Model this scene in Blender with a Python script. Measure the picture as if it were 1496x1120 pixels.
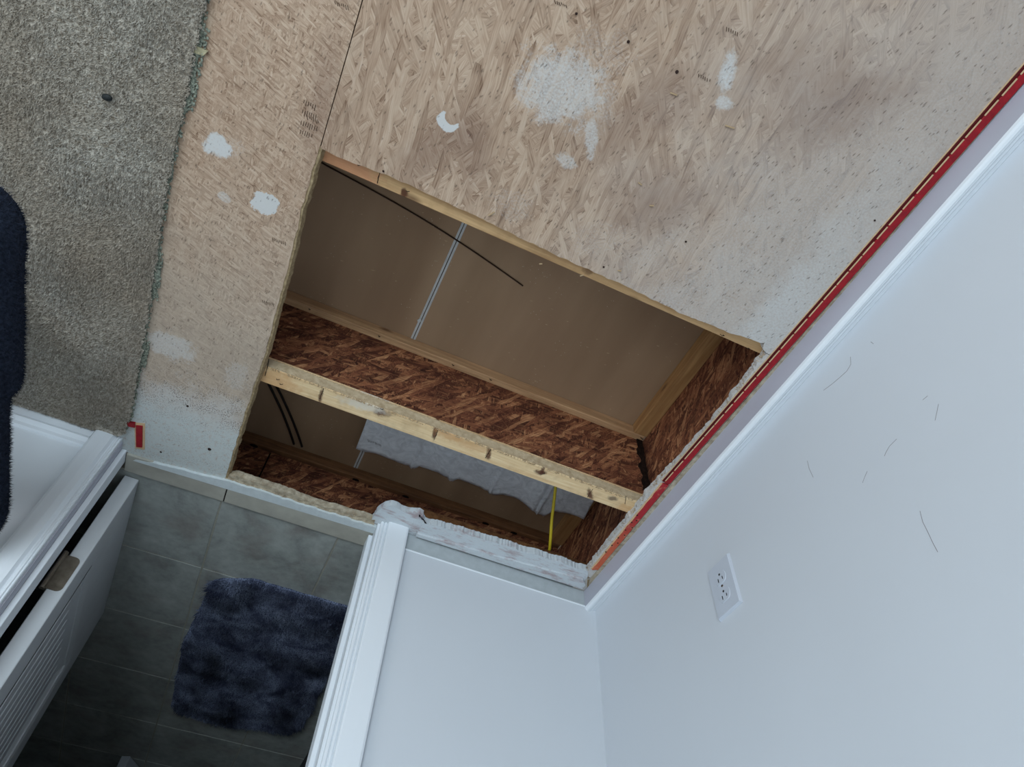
import bpy, bmesh, math, random
import numpy as np
from mathutils import Vector, Matrix, noise

SC = bpy.context.scene
COL = SC.collection
rnd = random.Random(7)
for o in list(bpy.data.objects):
    bpy.data.objects.remove(o)

# ------------------------------------------------------------ camera
RC = ((0.9079931610066861, 0.41741222695152136, -0.03626916536754069),
      (0.3541195858011727, -0.7182745129263671, 0.598899860604756),
      (0.22393690744737071, -0.5566405993742838, -0.8000021903789677))
CC = (-0.8145096704051041, 1.341470452990427, 1.143)
FPX = 1000.65
cam_data = bpy.data.cameras.new('camera')
cam_data.sensor_width = 36
cam_data.lens = 36 * FPX / 1496
cam_data.clip_start = 0.02
cam = bpy.data.objects.new('camera', cam_data)
COL.objects.link(cam)
m = Matrix.Identity(4)
for i in range(3):
    m[i][0] = RC[0][i]
    m[i][1] = -RC[1][i]
    m[i][2] = -RC[2][i]
    m[i][3] = CC[i]
cam.matrix_world = m
SC.camera = cam

# ------------------------------------------------------------ world, lights, exposure
SC.view_settings.view_transform = 'Standard'
SC.view_settings.look = 'None'
SC.view_settings.gamma = 1
SC.view_settings.use_curve_mapping = False
SC.view_settings.exposure = -0.13
W = bpy.data.worlds.new('world')
SC.world = W
W.use_nodes = True
bg = W.node_tree.nodes['Background']
bg.inputs[0].default_value = (0.62, 0.78, 1.0, 1)
bg.inputs[1].default_value = 1.0


def area(name, loc, rot, sx, sy, power, color):
    l = bpy.data.lights.new(name, 'AREA')
    l.shape = 'RECTANGLE'
    l.size = sx
    l.size_y = sy
    l.energy = power
    l.color = color
    o = bpy.data.objects.new(name, l)
    o.location = loc
    o.rotation_euler = rot
    COL.objects.link(o)
    return o


# daylight falling in through the window of the left wall, and through the one behind the camera
area('window_daylight', (-3.22, 2.2, 1.45), (0, -math.radians(90), 0), 1.2, 1.5, 24, (0.98, 0.985, 1.0))
area('rear_window_daylight', (-1.90, 3.33, 1.5), (-math.radians(90), 0, 0), 1.15, 1.15, 54, (0.78, 0.92, 1.0))

# ------------------------------------------------------------ pixel -> plane (used for things lying on a known plane)
def ray(u, v):
    a = ((u - 748) / FPX, (v - 560) / FPX, 1.0)
    return Vector([sum(RC[k][i] * a[k] for k in range(3)) for i in range(3)])


def at(u, v, z=0.0):
    d = ray(u, v)
    return Vector(CC) + d * ((z - CC[2]) / d.z)


# ------------------------------------------------------------ node helpers
class NT:
    def __init__(self, name, rough=0.8, spec=0.3):
        self.m = bpy.data.materials.new(name)
        self.m.use_nodes = True
        self.t = self.m.node_tree
        self.b = self.t.nodes['Principled BSDF']
        self.b.inputs['Roughness'].default_value = rough
        self.b.inputs['Specular IOR Level'].default_value = spec
        self._c = None

    def n(self, typ, **kw):
        nd = self.t.nodes.new(typ)
        for k, v in kw.items():
            setattr(nd, k, v)
        return nd

    def put(self, nd, key, v):
        s = nd.inputs[key]
        if hasattr(v, 'is_linked') or isinstance(v, bpy.types.NodeSocket):
            self.t.links.new(v, s)
        elif isinstance(v, (tuple, list)) and len(v) == 3 and s.type == 'RGBA':
            s.default_value = (*v, 1)
        else:
            s.default_value = v

    def coord(self):
        if self._c is None:
            self._c = self.n('ShaderNodeTexCoord').outputs['Object']
        return self._c

    def swz(self, order):
        """swizzled coordinates, e.g. 'xz' -> (x, z, 0)"""
        s = self.n('ShaderNodeSeparateXYZ')
        self.put(s, 0, self.coord())
        c = self.n('ShaderNodeCombineXYZ')
        for i, ch in enumerate(order):
            self.put(c, i, s.outputs['xyz'.index(ch)])
        return c.outputs[0]

    def map(self, vec, loc=(0, 0, 0), rot=(0, 0, 0), scale=(1, 1, 1), kind='POINT'):
        nd = self.n('ShaderNodeMapping', vector_type=kind)
        self.put(nd, 0, vec)
        nd.inputs['Location'].default_value = loc
        nd.inputs['Rotation'].default_value = rot
        nd.inputs['Scale'].default_value = scale
        return nd.outputs[0]

    def noise(self, vec, scale=5.0, detail=3.0, rough=0.5, dist=0.0):
        nd = self.n('ShaderNodeTexNoise')
        self.put(nd, 'Vector', vec)
        nd.inputs['Scale'].default_value = scale
        nd.inputs['Detail'].default_value = detail
        nd.inputs['Roughness'].default_value = rough
        nd.inputs['Distortion'].default_value = dist
        return nd.outputs[0]

    def vor(self, vec, scale, feature='F1', dims='3D', rnd_=1.0):
        nd = self.n('ShaderNodeTexVoronoi', feature=feature, voronoi_dimensions=dims)
        self.put(nd, 'Vector', vec)
        nd.inputs['Scale'].default_value = scale
        nd.inputs['Randomness'].default_value = rnd_
        return nd

    def math(self, op, a, b=0.0, c=0.0, clamp=False):
        nd = self.n('ShaderNodeMath', operation=op, use_clamp=clamp)
        self.put(nd, 0, a)
        self.put(nd, 1, b)
        self.put(nd, 2, c)
        return nd.outputs[0]

    def rng(self, v, a, b, c=0.0, d=1.0, smooth=False):
        nd = self.n('ShaderNodeMapRange')
        if smooth:
            nd.interpolation_type = 'SMOOTHSTEP'
        self.put(nd, 'Value', v)
        nd.inputs['From Min'].default_value = a
        nd.inputs['From Max'].default_value = b
        nd.inputs['To Min'].default_value = c
        nd.inputs['To Max'].default_value = d
        return nd.outputs[0]

    def mix(self, f, a, b, blend='MIX'):
        nd = self.n('ShaderNodeMix', data_type='RGBA', blend_type=blend)
        self.put(nd, 0, f)
        self.put(nd, 6, a)
        self.put(nd, 7, b)
        return nd.outputs[2]

    def ramp(self, v, stops):
        nd = self.n('ShaderNodeValToRGB')
        cr = nd.color_ramp
        while len(cr.elements) < len(stops):
            cr.elements.new(0.5)
        for e, (p, c) in zip(cr.elements, stops):
            e.position = p
            e.color = (*c, 1)
        self.put(nd, 0, v)
        return nd.outputs[0]

    def blob(self, vec, nz, cx, cy, rx, ry, ang=0.0, soft=0.5, amp=0.6):
        """soft-edged stain around a point, its outline broken up by the noise nz"""
        p = self.map(vec, (cx, cy, 0), (0, 0, ang), (rx, ry, 1), 'TEXTURE')
        s = self.n('ShaderNodeSeparateXYZ')
        self.put(s, 0, p)
        c = self.n('ShaderNodeCombineXYZ')
        self.put(c, 0, s.outputs[0])
        self.put(c, 1, s.outputs[1])
        l = self.n('ShaderNodeVectorMath', operation='LENGTH')
        self.put(l, 0, c.outputs[0])
        d = self.math('MULTIPLY_ADD', self.math('SUBTRACT', nz, 0.5), amp * 2, l.outputs['Value'])
        return self.rng(d, 1 - soft, 1 + soft, 1, 0, True)

    def bump(self, h, strength=0.3, dist=0.002):
        nd = self.n('ShaderNodeBump')
        nd.inputs['Strength'].default_value = strength
        nd.inputs['Distance'].default_value = dist
        self.put(nd, 'Height', h)
        self.put(self.b, 'Normal', nd.outputs[0])

    def color(self, c):
        self.put(self.b, 'Base Color', c)
        return self


def S(r, g, b):
    f = lambda c: (c / 255 / 12.92) if c / 255 <= 0.04045 else ((c / 255 + 0.055) / 1.055) ** 2.4
    return (f(r), f(g), f(b))


# ------------------------------------------------------------ materials
def strands(N, vec, cell, stretch, tones, n_layers=5, seed=0.0, spread=0.55):
    """overlapping wood strands: stretched voronoi cells turned layer by layer"""
    col = None
    hgt = None
    wob = N.noise(vec, 9, 2)
    w3 = N.n('ShaderNodeVectorMath', operation='MULTIPLY_ADD')
    cc = N.n('ShaderNodeCombineXYZ')
    N.put(cc, 0, wob)
    N.put(cc, 1, N.math('SUBTRACT', 1.0, wob))
    N.put(w3, 0, cc.outputs[0])
    w3.inputs[1].default_value = (0.02, 0.02, 0)
    N.put(w3, 2, vec)
    base = w3.outputs[0]
    for k in range(n_layers):
        ang = seed + (0.35, 1.25, -0.55, 0.95, 2.15, 1.55)[k % 6]
        p = N.map(base, (3.1 * k, 1.7 * k, 0), (0, 0, ang), (stretch, 1, 1), 'TEXTURE')
        v = N.vor(p, 1 / cell * (1.0, 1.3, 0.8, 1.6, 1.15, 1.0)[k % 6], dims='2D')
        sp = N.n('ShaderNodeSeparateColor')
        N.put(sp, 0, v.outputs['Color'])
        fib = N.noise(N.map(base, (k, 0, 0), (0, 0, ang), (1 / 30, 1 / 430, 1), 'TEXTURE'), 1.0, 3)
        t = N.math('MULTIPLY_ADD', fib, 1.15, N.math('MULTIPLY_ADD', sp.outputs[0], spread, 0.5 - 0.575 - spread / 2))
        edge = N.rng(v.outputs['Distance'], 0.55, 0.95, 0, 0.30)
        t = N.math('SUBTRACT', t, edge)
        c = N.ramp(t, tones)
        if col is None:
            col, hgt = c, sp.outputs[1]
        else:
            g = N.math('GREATER_THAN', sp.outputs[2], 0.52)
            col = N.mix(g, col, c)
            hm = N.n('ShaderNodeMix', data_type='FLOAT')
            N.put(hm, 0, g)
            N.put(hm, 2, hgt)
            N.put(hm, 3, sp.outputs[1])
            hgt = hm.outputs[0]
    return col, hgt


def white_over(N, vec, col, amount, paint=(0.60, 0.59, 0.57)):
    """overspray that leaves the low pores dark"""
    pores = N.noise(vec, 260, 3, 0.6)
    thr = N.math('SUBTRACT', 1.12, N.math('MULTIPLY', amount, 1.0))
    cov = N.math('MULTIPLY', N.rng(N.math('ADD', N.math('MULTIPLY', pores, 1.0), N.math('SUBTRACT', amount, 0.9)), 0.0, 0.55, 0, 1.15), N.math('MINIMUM', amount, 1.0), clamp=True)
    return N.mix(cov, col, paint)


def subfloor_mat():
    N = NT('osb_subfloor', 0.85, 0.15)
    v = N.coord()
    big = N.noise(v, 5.0, 5, 0.6)
    fine = N.noise(v, 38.0, 5, 0.68)
    mid = N.noise(v, 14.0, 5, 0.62)
    tones = [(0.0, S(116, 90, 72)), (0.28, S(162, 135, 113)), (0.5, S(182, 155, 132)), (0.72, S(196, 171, 148)), (1.0, S(210, 188, 168))]
    c1, h1 = strands(N, v, 0.010, 7.0, tones, 6, 0.1, 0.45)
    c2, h2 = strands(N, v, 0.0042, 4.0, tones, 5, 0.6, 0.45)
    sep = N.n('ShaderNodeSeparateXYZ')
    N.put(sep, 0, v)
    x, y = sep.outputs[0], sep.outputs[1]
    # left sheet has finer strands
    leftm = N.math('LESS_THAN', x, -0.99)
    col = N.mix(leftm, c1, c2)
    # sanded strokes and broad tone drift
    stroke = N.noise(N.map(v, (0, 0, 0), (0, 0, 1.3), (1 / 12, 1 / 70, 1), 'TEXTURE'), 1.0, 4)
    col = N.mix(N.math('MULTIPLY', N.rng(stroke, 0.45, 0.75), 0.42), col, S(196, 174, 152))
    col = N.mix(N.math('MULTIPLY', N.rng(big, 0.42, 0.7), 0.35), col, S(146, 120, 100))
    # greyed, whitened side towards the right wall
    r1 = N.rng(N.math('ADD', N.math('MULTIPLY', y, -0.16), N.math('ADD', x, N.math('MULTIPLY', N.math('ADD', big, mid), 0.30))), -0.55, -0.02, 0, 1, True)
    near = N.rng(N.math('ADD', x, N.math('MULTIPLY', mid, 0.16)), -0.19, -0.03, 0, 1, True)
    yfade = N.rng(y, 1.40, 0.95, 0.55, 1.0)
    col = N.mix(N.math('MULTIPLY', r1, 0.66), col, S(188, 178, 170))
    amt = N.math('MULTIPLY', N.math('MULTIPLY', near, yfade), 0.85)
    rr = N.math('MULTIPLY', N.math('MULTIPLY', r1, yfade), 0.62)
    amt = N.math('MAXIMUM', amt, rr)
    # whitened foot of the left sheet near the doorway
    lowx = N.rng(x, -0.94, -0.99, 0, 1)
    low = N.math('MULTIPLY', N.rng(N.math('ADD', y, N.math('MULTIPLY', mid, 0.22)), 0.46, 0.28, 0, 1, True), lowx)
    low2 = N.math('MULTIPLY', N.rng(N.math('ADD', y, N.math('MULTIPLY', mid, 0.10)), 0.245, 0.165, 0, 1, True), lowx)
    amt = N.math('MAXIMUM', amt, N.math('MULTIPLY', low, 0.80))
    haze = N.math('MULTIPLY', N.rng(N.math('ADD', y, N.math('MULTIPLY', mid, 0.3)), 0.95, 0.45, 0, 1, True), lowx)
    col = N.mix(N.math('MULTIPLY', haze, 0.5), col, S(186, 176, 162))
    stains = [  # (u, v, radius px across, radius px along, angle, strength, soft)
        (820, 128, 0.082, 0.066, 0.0, 0.78, 0.5), (868, 85, 0.085, 0.06, 0.5, 0.5, 0.7), (880, 150, 0.03, 0.06, 0.2, 0.55, 0.6),
        (864, 200, 0.012, 0.046, 0.43, 0.75, 0.5), (828, 236, 0.022, 0.014, 0.0, 0.72, 0.5),
        (1064, 104, 0.015, 0.034, 0.42, 0.85, 0.6), (1057, 150, 0.018, 0.012, 0.2, 0.8, 0.5),
        (317, 213, 0.026, 0.022, 0.3, 0.95, 0.35), (340, 215, 0.026, 0.02, 0.3, 0.5, 0.45), (387, 297, 0.024, 0.019, 0.5, 1.4, 0.12),
        (328, 288, 0.012, 0.01, 0, 0.7, 0.3), (750, 300, 0.05, 0.04, 0, 0.5, 0.6), (880, 350, 0.09, 0.05, 0.4, 0.45, 0.6),
        (820, 385, 0.05, 0.03, 0.4, 0.4, 0.6), (250, 505, 0.055, 0.04, 0.0, 0.75, 0.4), (1010, 240, 0.08, 0.05, 0.3, 0.35, 0.7),
        (345, 550, 0.03, 0.05, 0.1, 0.6, 0.5), (640, 255, 0.05, 0.02, 0.6, 0.35, 0.6)]
    for (u, vv, rx, ry, a, st, so) in stains:
        p = at(u, vv)
        amt = N.math('MAXIMUM', amt, N.math('MULTIPLY', N.blob(v, fine, p.x, p.y, rx, ry, a, so, 0.85), st))
    pa, pb = at(654, 178), at(661, 171)
    cres = N.math('SUBTRACT', N.blob(v, fine, pa.x, pa.y, 0.018, 0.016, 0, 0.2, 0.4), N.blob(v, fine, pb.x, pb.y, 0.012, 0.012, 0, 0.2, 0.3), clamp=True)
    amt = N.math('MAXIMUM', amt, N.math('MULTIPLY', cres, 1.4))
    browns = [(640, 210, 0.03, 0.09, -0.5, 0.35), (1185, 130, 0.09, 0.06, 0.2, 0.28), (930, 170, 0.04, 0.11, -0.5, 0.3), (960, 290, 0.07, 0.06, 0.5, 0.35),
              (1240, 160, 0.05, 0.09, -0.7, 0.26), (470, 150, 0.02, 0.09, 0.1, 0.3), (690, 230, 0.03, 0.05, 0.4, 0.35)]
    for (u, vv, rx, ry, a, st) in browns:
        p = at(u, vv)
        col = N.mix(N.math('MULTIPLY', N.blob(v, mid, p.x, p.y, rx, ry, a, 0.7, 0.8), st), col, S(118, 92, 80))
    # dark flecks
    fl = N.vor(N.map(v, (0, 0, 0), (0, 0, 1.35), (3.2, 1, 1), 'TEXTURE'), 170, dims='2D')
    flk = N.math('MULTIPLY', N.rng(fl.outputs['Distance'], 0.26, 0.10, 0, 1), N.rng(N.noise(v, 75, 2), 0.54, 0.60))
    col = white_over(N, v, col, amt)
    col = N.mix(N.math('MULTIPLY', flk, 0.55), col, S(84, 70, 60))
    col = N.mix(N.math('MULTIPLY', N.math('MULTIPLY', low2, 0.93), N.rng(N.noise(v, 120, 3), 0.3, 0.48)), col, S(200, 206, 204))
    pep = N.vor(v, 230, dims='2D')
    pk = N.math('MULTIPLY', N.rng(pep.outputs['Distance'], 0.30, 0.14, 0, 1), N.rng(N.noise(v, 34, 3), 0.42, 0.55))
    pm = N.math('MULTIPLY', pk, N.math('MULTIPLY', low, N.math('MULTIPLY_ADD', low2, -0.7, 1.0)))
    col = N.mix(N.math('MULTIPLY', pm, 0.95), col, S(96, 84, 76))
    N.color(col)
    hh = N.math('MULTIPLY_ADD', N.noise(v, 240, 4), 0.8, h1)
    N.bump(hh, 0.35, 0.0012)
    return N.m


def dark_osb(name, order, lo=0.0):
    N = NT(name, 0.75, 0.25)
    v = N.swz(order)
    tones = [(0.0, S(44, 22, 16)), (0.3, S(94, 52, 36)), (0.55, S(134, 82, 58)), (0.8, S(170, 114, 78)), (1.0, S(218, 164, 118))]
    c, h = strands(N, v, 0.0105, 5.5, tones, 6, 0.75, 0.85)
    c2, h2 = strands(N, v, 0.0035, 6.0, tones, 3, 0.5, 0.8)
    c = N.mix(0.32, c, c2)
    c = N.mix(N.math('MULTIPLY', N.rng(N.noise(v, 8, 3), 0.4, 0.7), 0.5), c, S(70, 34, 24))
    N.color(c)
    N.bump(N.math('MULTIPLY_ADD', N.noise(v, 200, 3), 0.7, h), 0.55, 0.0016)
    return N.m


def pine(name, dark, light, along='x', stains=(), stain_plane=-0.019, knots=True):
    N = NT(name, 0.7, 0.25)
    v = N.coord()
    sc = (4, 70, 70) if along == 'x' else (70, 4, 70)
    if along == 'z':
        sc = (70, 70, 4)
    g = N.noise(N.map(v, (0.3, 0, 0), (0, 0, 0), sc), 1.0, 5, 0.6, 0.4)
    g2 = N.noise(N.map(v, (1.3, 0, 0), (0, 0, 0), tuple(s * 3.2 for s in sc)), 1.0, 3, 0.6)
    c = N.ramp(N.math('MULTIPLY_ADD', g2, 0.35, N.math('MULTIPLY', g, 0.75)), [(0.3, dark), (0.55, tuple((a + b) / 2 for a, b in zip(dark, light))), (0.72, light)])
    mid = N.noise(v, 22, 4, 0.6)
    c = N.mix(N.math('MULTIPLY', N.rng(mid, 0.5, 0.72), 0.3), c, S(150, 112, 74))
    if knots:
        k = N.vor(N.map(v, (0.37, 0.11, 0.2), (0, 0, 0), (7, 18, 18) if along == 'x' else (18, 7, 18)), 1.0)
        c = N.mix(N.math('MULTIPLY', N.rng(k.outputs['Distance'], 0.16, 0.05, 0, 1), 0.7), c, S(92, 60, 40))
    fine = N.noise(v, 90, 3, 0.6)
    for (u, vv, rx, ry, a, colr, st) in stains:
        p = at(u, vv, stain_plane)
        c = N.mix(N.math('MULTIPLY', N.blob(v, fine, p.x, p.y, rx, ry, a, 0.5, 0.9), st), c, colr)
    N.color(c)
    N.bump(N.math('ADD', g2, g), 0.3, 0.001)
    return N.m


def simple(name, c, rough=0.6, spec=0.4, nz=0.0, scale=30, bump=0.0, metal=0.0, c2=None):
    N = NT(name, rough, spec)
    N.b.inputs['Metallic'].default_value = metal
    if nz or c2:
        f = N.noise(N.coord(), scale, 4, 0.6)
        a = c2 or tuple(x * (1 - nz) for x in c)
        N.color(N.mix(N.rng(f, 0.3, 0.7), a, c))
        if bump:
            N.bump(f, bump, 0.002)
    else:
        N.put(N.b, 'Base Color', c)
    return N.m


def wall_mat(name, c):
    N = NT(name, 0.55, 0.3)
    v = N.coord()
    big = N.noise(v, 1.6, 2)
    c1 = N.mix(N.rng(big, 0.3, 0.7), c, tuple(x * 0.955 for x in c))
    # faint hair-line scuffs
    cr = N.vor(N.map(v, (0, 0, 0), (0.5, 0.2, 0.4), (1, 1, 1)), 3.1, 'DISTANCE_TO_EDGE')
    line = N.rng(cr.outputs['Distance'], 0.0035, 0.0015, 0, 1)
    msk = N.math('GREATER_THAN', N.noise(v, 5, 2), 0.64)
    c1 = N.mix(N.math('MULTIPLY', N.math('MULTIPLY', line, msk), 0.0), c1, S(70, 66, 70))
    N.color(c1)
    N.bump(N.noise(v, 60, 3), 0.06, 0.002)
    return N.m


def tile_mat(name, base):
    N = NT(name, 0.55, 0.35)
    v = N.coord()
    a = N.noise(v, 7, 5, 0.65, 0.6)
    b = N.noise(v, 42, 4, 0.6)
    c = N.ramp(N.math('MULTIPLY_ADD', b, 0.35, N.math('MULTIPLY', a, 0.7)),
               [(0.35, tuple(x * 0.62 for x in base)), (0.52, base), (0.7, tuple(min(1, x * 1.35) for x in base))])
    c = N.mix(N.math('MULTIPLY', N.rng(N.noise(v, 11, 3), 0.5, 0.7), 0.35), c, S(128, 112, 104))
    N.color(c)
    N.bump(b, 0.15, 0.0012)
    return N.m


M = {}
M['subfloor'] = subfloor_mat()
M['osb_x'] = dark_osb('osb_joist_web', 'xz')
M['osb_y'] = dark_osb('osb_rim_web', 'yz')
M['cut'] = simple('osb_cut_edge', S(182, 160, 126), 0.9, 0.1, scale=140, bump=0.5, c2=S(132, 112, 82))
rust, pale, orange = S(84, 44, 30), S(225, 214, 196), S(206, 150, 96)
M['pine_mid'] = pine('pine_flange', S(212, 172, 122), S(244, 218, 174), 'x', [
    (400, 556, 0.05, 0.03, 0, orange, 0.5), (468, 580, 0.004, 0.02, 0.1, rust, 0.8), (555, 600, 0.012, 0.012, 0.2, rust, 0.95), (560, 604, 0.02, 0.008, 0.2, rust, 0.55),
    (532, 592, 0.05, 0.013, 0.15, pale, 0.8), (636, 630, 0.005, 0.022, 0.2, rust, 0.9), (714, 663, 0.006, 0.018, 0.35, rust, 0.9), (790, 690, 0.014, 0.007, 0.2, rust, 0.9),
    (792, 688, 0.004, 0.015, 0.2, rust, 0.8), (862, 722, 0.006, 0.018, 0.7, rust, 0.9), (895, 728, 0.012, 0.007, 0, S(110, 90, 74), 0.8), (655, 636, 0.03, 0.012, 0, orange, 0.5),
    (690, 652, 0.04, 0.01, 0, orange, 0.4), (910, 745, 0.02, 0.02, 0, orange, 0.5)], knots=False)
M['pine'] = pine('pine_lumber', S(182, 140, 96), S(230, 192, 142), 'x', [(500, 240, 0.06, 0.03, 0, S(204, 140, 104), 0.7), (590, 283, 0.006, 0.009, 0, rust, 0.9), (860, 396, 0.01, 0.007, 0, rust, 0.5)])
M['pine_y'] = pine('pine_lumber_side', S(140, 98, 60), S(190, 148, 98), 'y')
M['pine_low'] = pine('pine_lower_flange', S(158, 118, 84), S(212, 172, 130), 'x')
M['pine_shaded'] = pine('shaded_lower_flange', S(76, 48, 32), S(134, 94, 62), 'x')  # pine darkened in colour for the shade on the third joist
M['fray'] = simple('frayed_wood', S(208, 184, 150), 0.9, 0.1, scale=60, c2=S(160, 132, 98))
M['side_shade'] = simple('shaded_wood_side', S(214, 194, 162), 0.9, 0.1, scale=70, c2=S(178, 154, 122))
M['blocking'] = simple('old_blocking', S(126, 88, 56), 0.9, 0.1, scale=55, bump=0.7, c2=S(78, 50, 32))
M['blackish'] = simple('dark_gap', S(22, 16, 13), 0.9, 0.1)
M['drywall_paper'] = None
N = NT('brown_drywall_paper', 0.9, 0.12)
v = N.coord()
c = N.mix(N.rng(N.noise(N.map(v, (0, 0, 0), (0, 0, 0), (9, 1.2, 1)), 1.0, 4), 0.35, 0.7), S(152, 124, 98), S(172, 143, 115))
c = N.mix(N.math('MULTIPLY', N.rng(N.noise(v, 3, 3), 0.4, 0.7), 0.35), c, S(138, 108, 86))
sp = N.vor(v, 60, dims='2D')
c = N.mix(N.math('MULTIPLY', N.rng(sp.outputs['Distance'], 0.07, 0.03, 0, 1), N.math('GREATER_THAN', N.noise(v, 13, 2), 0.62)), c, S(200, 185, 165))
N.color(c)
M['drywall_paper'] = N.m
M['gypsum'] = simple('gypsum_edge', S(206, 206, 204), 0.8, 0.2, 0.15, 60)
M['white_wall'] = wall_mat('painted_wall', S(213, 218, 224))
M['ceiling_white'] = simple('ceiling_paint', S(225, 225, 222), 0.9, 0.1)
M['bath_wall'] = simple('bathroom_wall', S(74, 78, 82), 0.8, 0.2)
M['trim'] = simple('lit_trim_paint', S(234, 239, 244), 0.5, 0.3)  # white raised to stand in for stronger light on the left
M['baseboard'] = simple('shaded_trim_paint', S(186, 187, 198), 0.45, 0.4, 0.05, 6)  # trim white with the shade of side faces put into the colour
M['band'] = simple('bare_wall_band', S(184, 191, 194), 0.8, 0.2, 0.12, 45, 0.2)
N = NT('crusty_white_paint', 0.7, 0.3)
v = N.coord()
nf = N.noise(v, 95, 5, 0.7)
c = N.mix(N.rng(N.noise(N.map(v, (0, 0, 0), (0, 0, 0.0), (16, 60, 30)), 1.0, 4, 0.7), 0.50, 0.68), S(208, 214, 218), S(176, 158, 160))
c = N.mix(N.rng(nf, 0.66, 0.76), c, S(120, 108, 98))
N.color(c)
N.bump(nf, 0.7, 0.004)
M['crust'] = N.m
M['red'] = simple('red_strip', S(172, 30, 40), 0.6, 0.3, scale=110, bump=0.3, c2=S(138, 26, 36))
M['dark_red'] = simple('dark_red_strip', S(92, 22, 24), 0.7, 0.2, 0.2, 60)
N = NT('orange_red_strip', 0.65, 0.3)
sp = N.n('ShaderNodeSeparateXYZ')
N.put(sp, 0, N.coord())
f = N.rng(N.math('ADD', sp.outputs[1], N.math('MULTIPLY', N.noise(N.coord(), 20, 3), 0.08)), 0.22, 0.36)
N.color(N.mix(N.rng(N.noise(N.coord(), 80, 3), 0.55, 0.75), N.mix(f, S(200, 98, 68), S(172, 42, 50)), S(196, 128, 100)))
M['orange_red'] = N.m
M['cream'] = simple('cream_ply', S(224, 190, 150), 0.8, 0.2, 0.15, 80)
M['dust'] = simple('dusty_gap', S(204, 192, 170), 0.95, 0.05, scale=70, bump=0.5, c2=S(146, 132, 112))
M['carpet'] = None
N = NT('beige_carpet_fibre', 0.95, 0.05)
v = N.coord()
big = N.noise(v, 3.2, 4, 0.6)
cl = N.noise(v, 170, 3, 0.7)
c = N.mix(N.rng(big, 0.38, 0.62), S(200, 188, 172), S(222, 217, 206))
c = N.mix(N.rng(cl, 0.35, 0.68), S(138, 128, 114), c)
N.color(c)
M['carpet'] = N.m
M['pad'] = simple('green_foam_padding', S(184, 188, 170), 0.95, 0.05, scale=240, bump=0.6, c2=S(66, 76, 70))
M['pad2'] = simple('cream_foam_padding', S(200, 190, 156), 0.95, 0.05, scale=90, c2=S(130, 124, 100))
M['tile'] = tile_mat('grey_slate_tile', S(156, 160, 156))
M['grout'] = simple('grout', S(168, 166, 154), 0.95, 0.1, 0.2, 60)
M['threshold'] = simple('cream_threshold_tile', S(186, 184, 172), 0.55, 0.35, scale=14, c2=S(164, 160, 150))
M['caulk'] = simple('white_caulk', S(214, 222, 224), 0.6, 0.3, 0.12, 80, 0.4)
M['rug'] = None
N = NT('navy_shag', 0.9, 0.15)
v = N.coord()
c = N.mix(N.rng(N.noise(v, 12, 4, 0.65, 0.8), 0.36, 0.66), S(68, 74, 98), S(156, 168, 196))
c = N.mix(N.rng(N.noise(v, 260, 2, 0.8), 0.45, 0.62), c, S(40, 44, 64))
N.color(c)
M['rug'] = N.m
M['fleece'] = simple('navy_fleece', S(50, 57, 72), 0.98, 0.05, scale=160, bump=0.8, c2=S(28, 32, 42))
M['door_paint'] = simple('door_paint', S(206, 209, 212), 0.55, 0.3, 0.05, 12)
M['bronze'] = simple('bronze_hinge', S(138, 130, 118), 0.4, 0.5, metal=0.6, scale=50, c2=S(104, 96, 84))
M['outlet'] = simple('outlet_plastic', S(200, 206, 216), 0.35, 0.5)
M['slot'] = simple('outlet_slot', S(46, 44, 44), 0.6, 0.3)
M['grey_paper'] = None
N = NT('crumpled_grey_paper', 0.8, 0.25)
v = N.coord()
cr = N.noise(v, 26, 4, 0.55, 2.2)
c = N.mix(N.rng(cr, 0.35, 0.65), S(206, 208, 214), S(232, 234, 240))
N.color(c)
N.bump(cr, 0.6, 0.006)
M['grey_paper'] = N.m
M['print'] = simple('printed_ink', S(92, 74, 62), 0.9, 0.1)
M['print_blue'] = simple('printed_ink_on_paper', S(86, 86, 92), 0.9, 0.1)
M['cornertar'] = simple('dark_joint_filler', S(44, 30, 24), 0.9, 0.1, scale=90, c2=S(20, 14, 11))
M['yellow'] = simple('yellow_sheath', S(206, 182, 36), 0.5, 0.4, 0.2, 30)
M['cable'] = simple('black_cable', S(30, 22, 18), 0.6, 0.3)
M['brown_cable'] = simple('brown_cord', S(62, 44, 34), 0.8, 0.2)
M['iron'] = simple('rusty_staple', S(54, 38, 32), 0.6, 0.4, metal=0.5)
M['black_plastic'] = simple('black_bit', S(30, 34, 34), 0.6, 0.3)
M['cabinet_dark'] = simple('dark_cabinet', S(24, 24, 32), 0.4, 0.4, 0.2, 10)
M['chrome'] = simple('chrome', (0.8, 0.8, 0.82), 0.12, 0.5, metal=1.0)
M['white_plastic'] = simple('white_panel_paint', S(190, 196, 204), 0.5, 0.4, 0.04, 12)
M['scuff'] = simple('scuff', S(140, 134, 136), 0.9, 0.1)
M['glass'] = None
N = NT('window_glass', 0.02, 0.5)
N.b.inputs['Transmission Weight'].default_value = 1.0
N.b.inputs['IOR'].default_value = 1.02
M['glass'] = N.m


# ------------------------------------------------------------ object helpers
def tag(o, label=None, cat=None, group=None, kind=None):
    if label: o['label'] = label
    if cat: o['category'] = cat
    if group: o['group'] = group
    if kind: o['kind'] = kind
    return o


def obj(name, bm, mat, parent=None, smooth=False):
    me = bpy.data.meshes.new(name)
    bmesh.ops.recalc_face_normals(bm, faces=bm.faces)
    bm.to_mesh(me)
    bm.free()
    if mat: me.materials.append(mat)
    if smooth:
        me.polygons.foreach_set('use_smooth', [True] * len(me.polygons))
    o = bpy.data.objects.new(name, me)
    COL.objects.link(o)
    o.parent = parent
    return o


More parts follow.
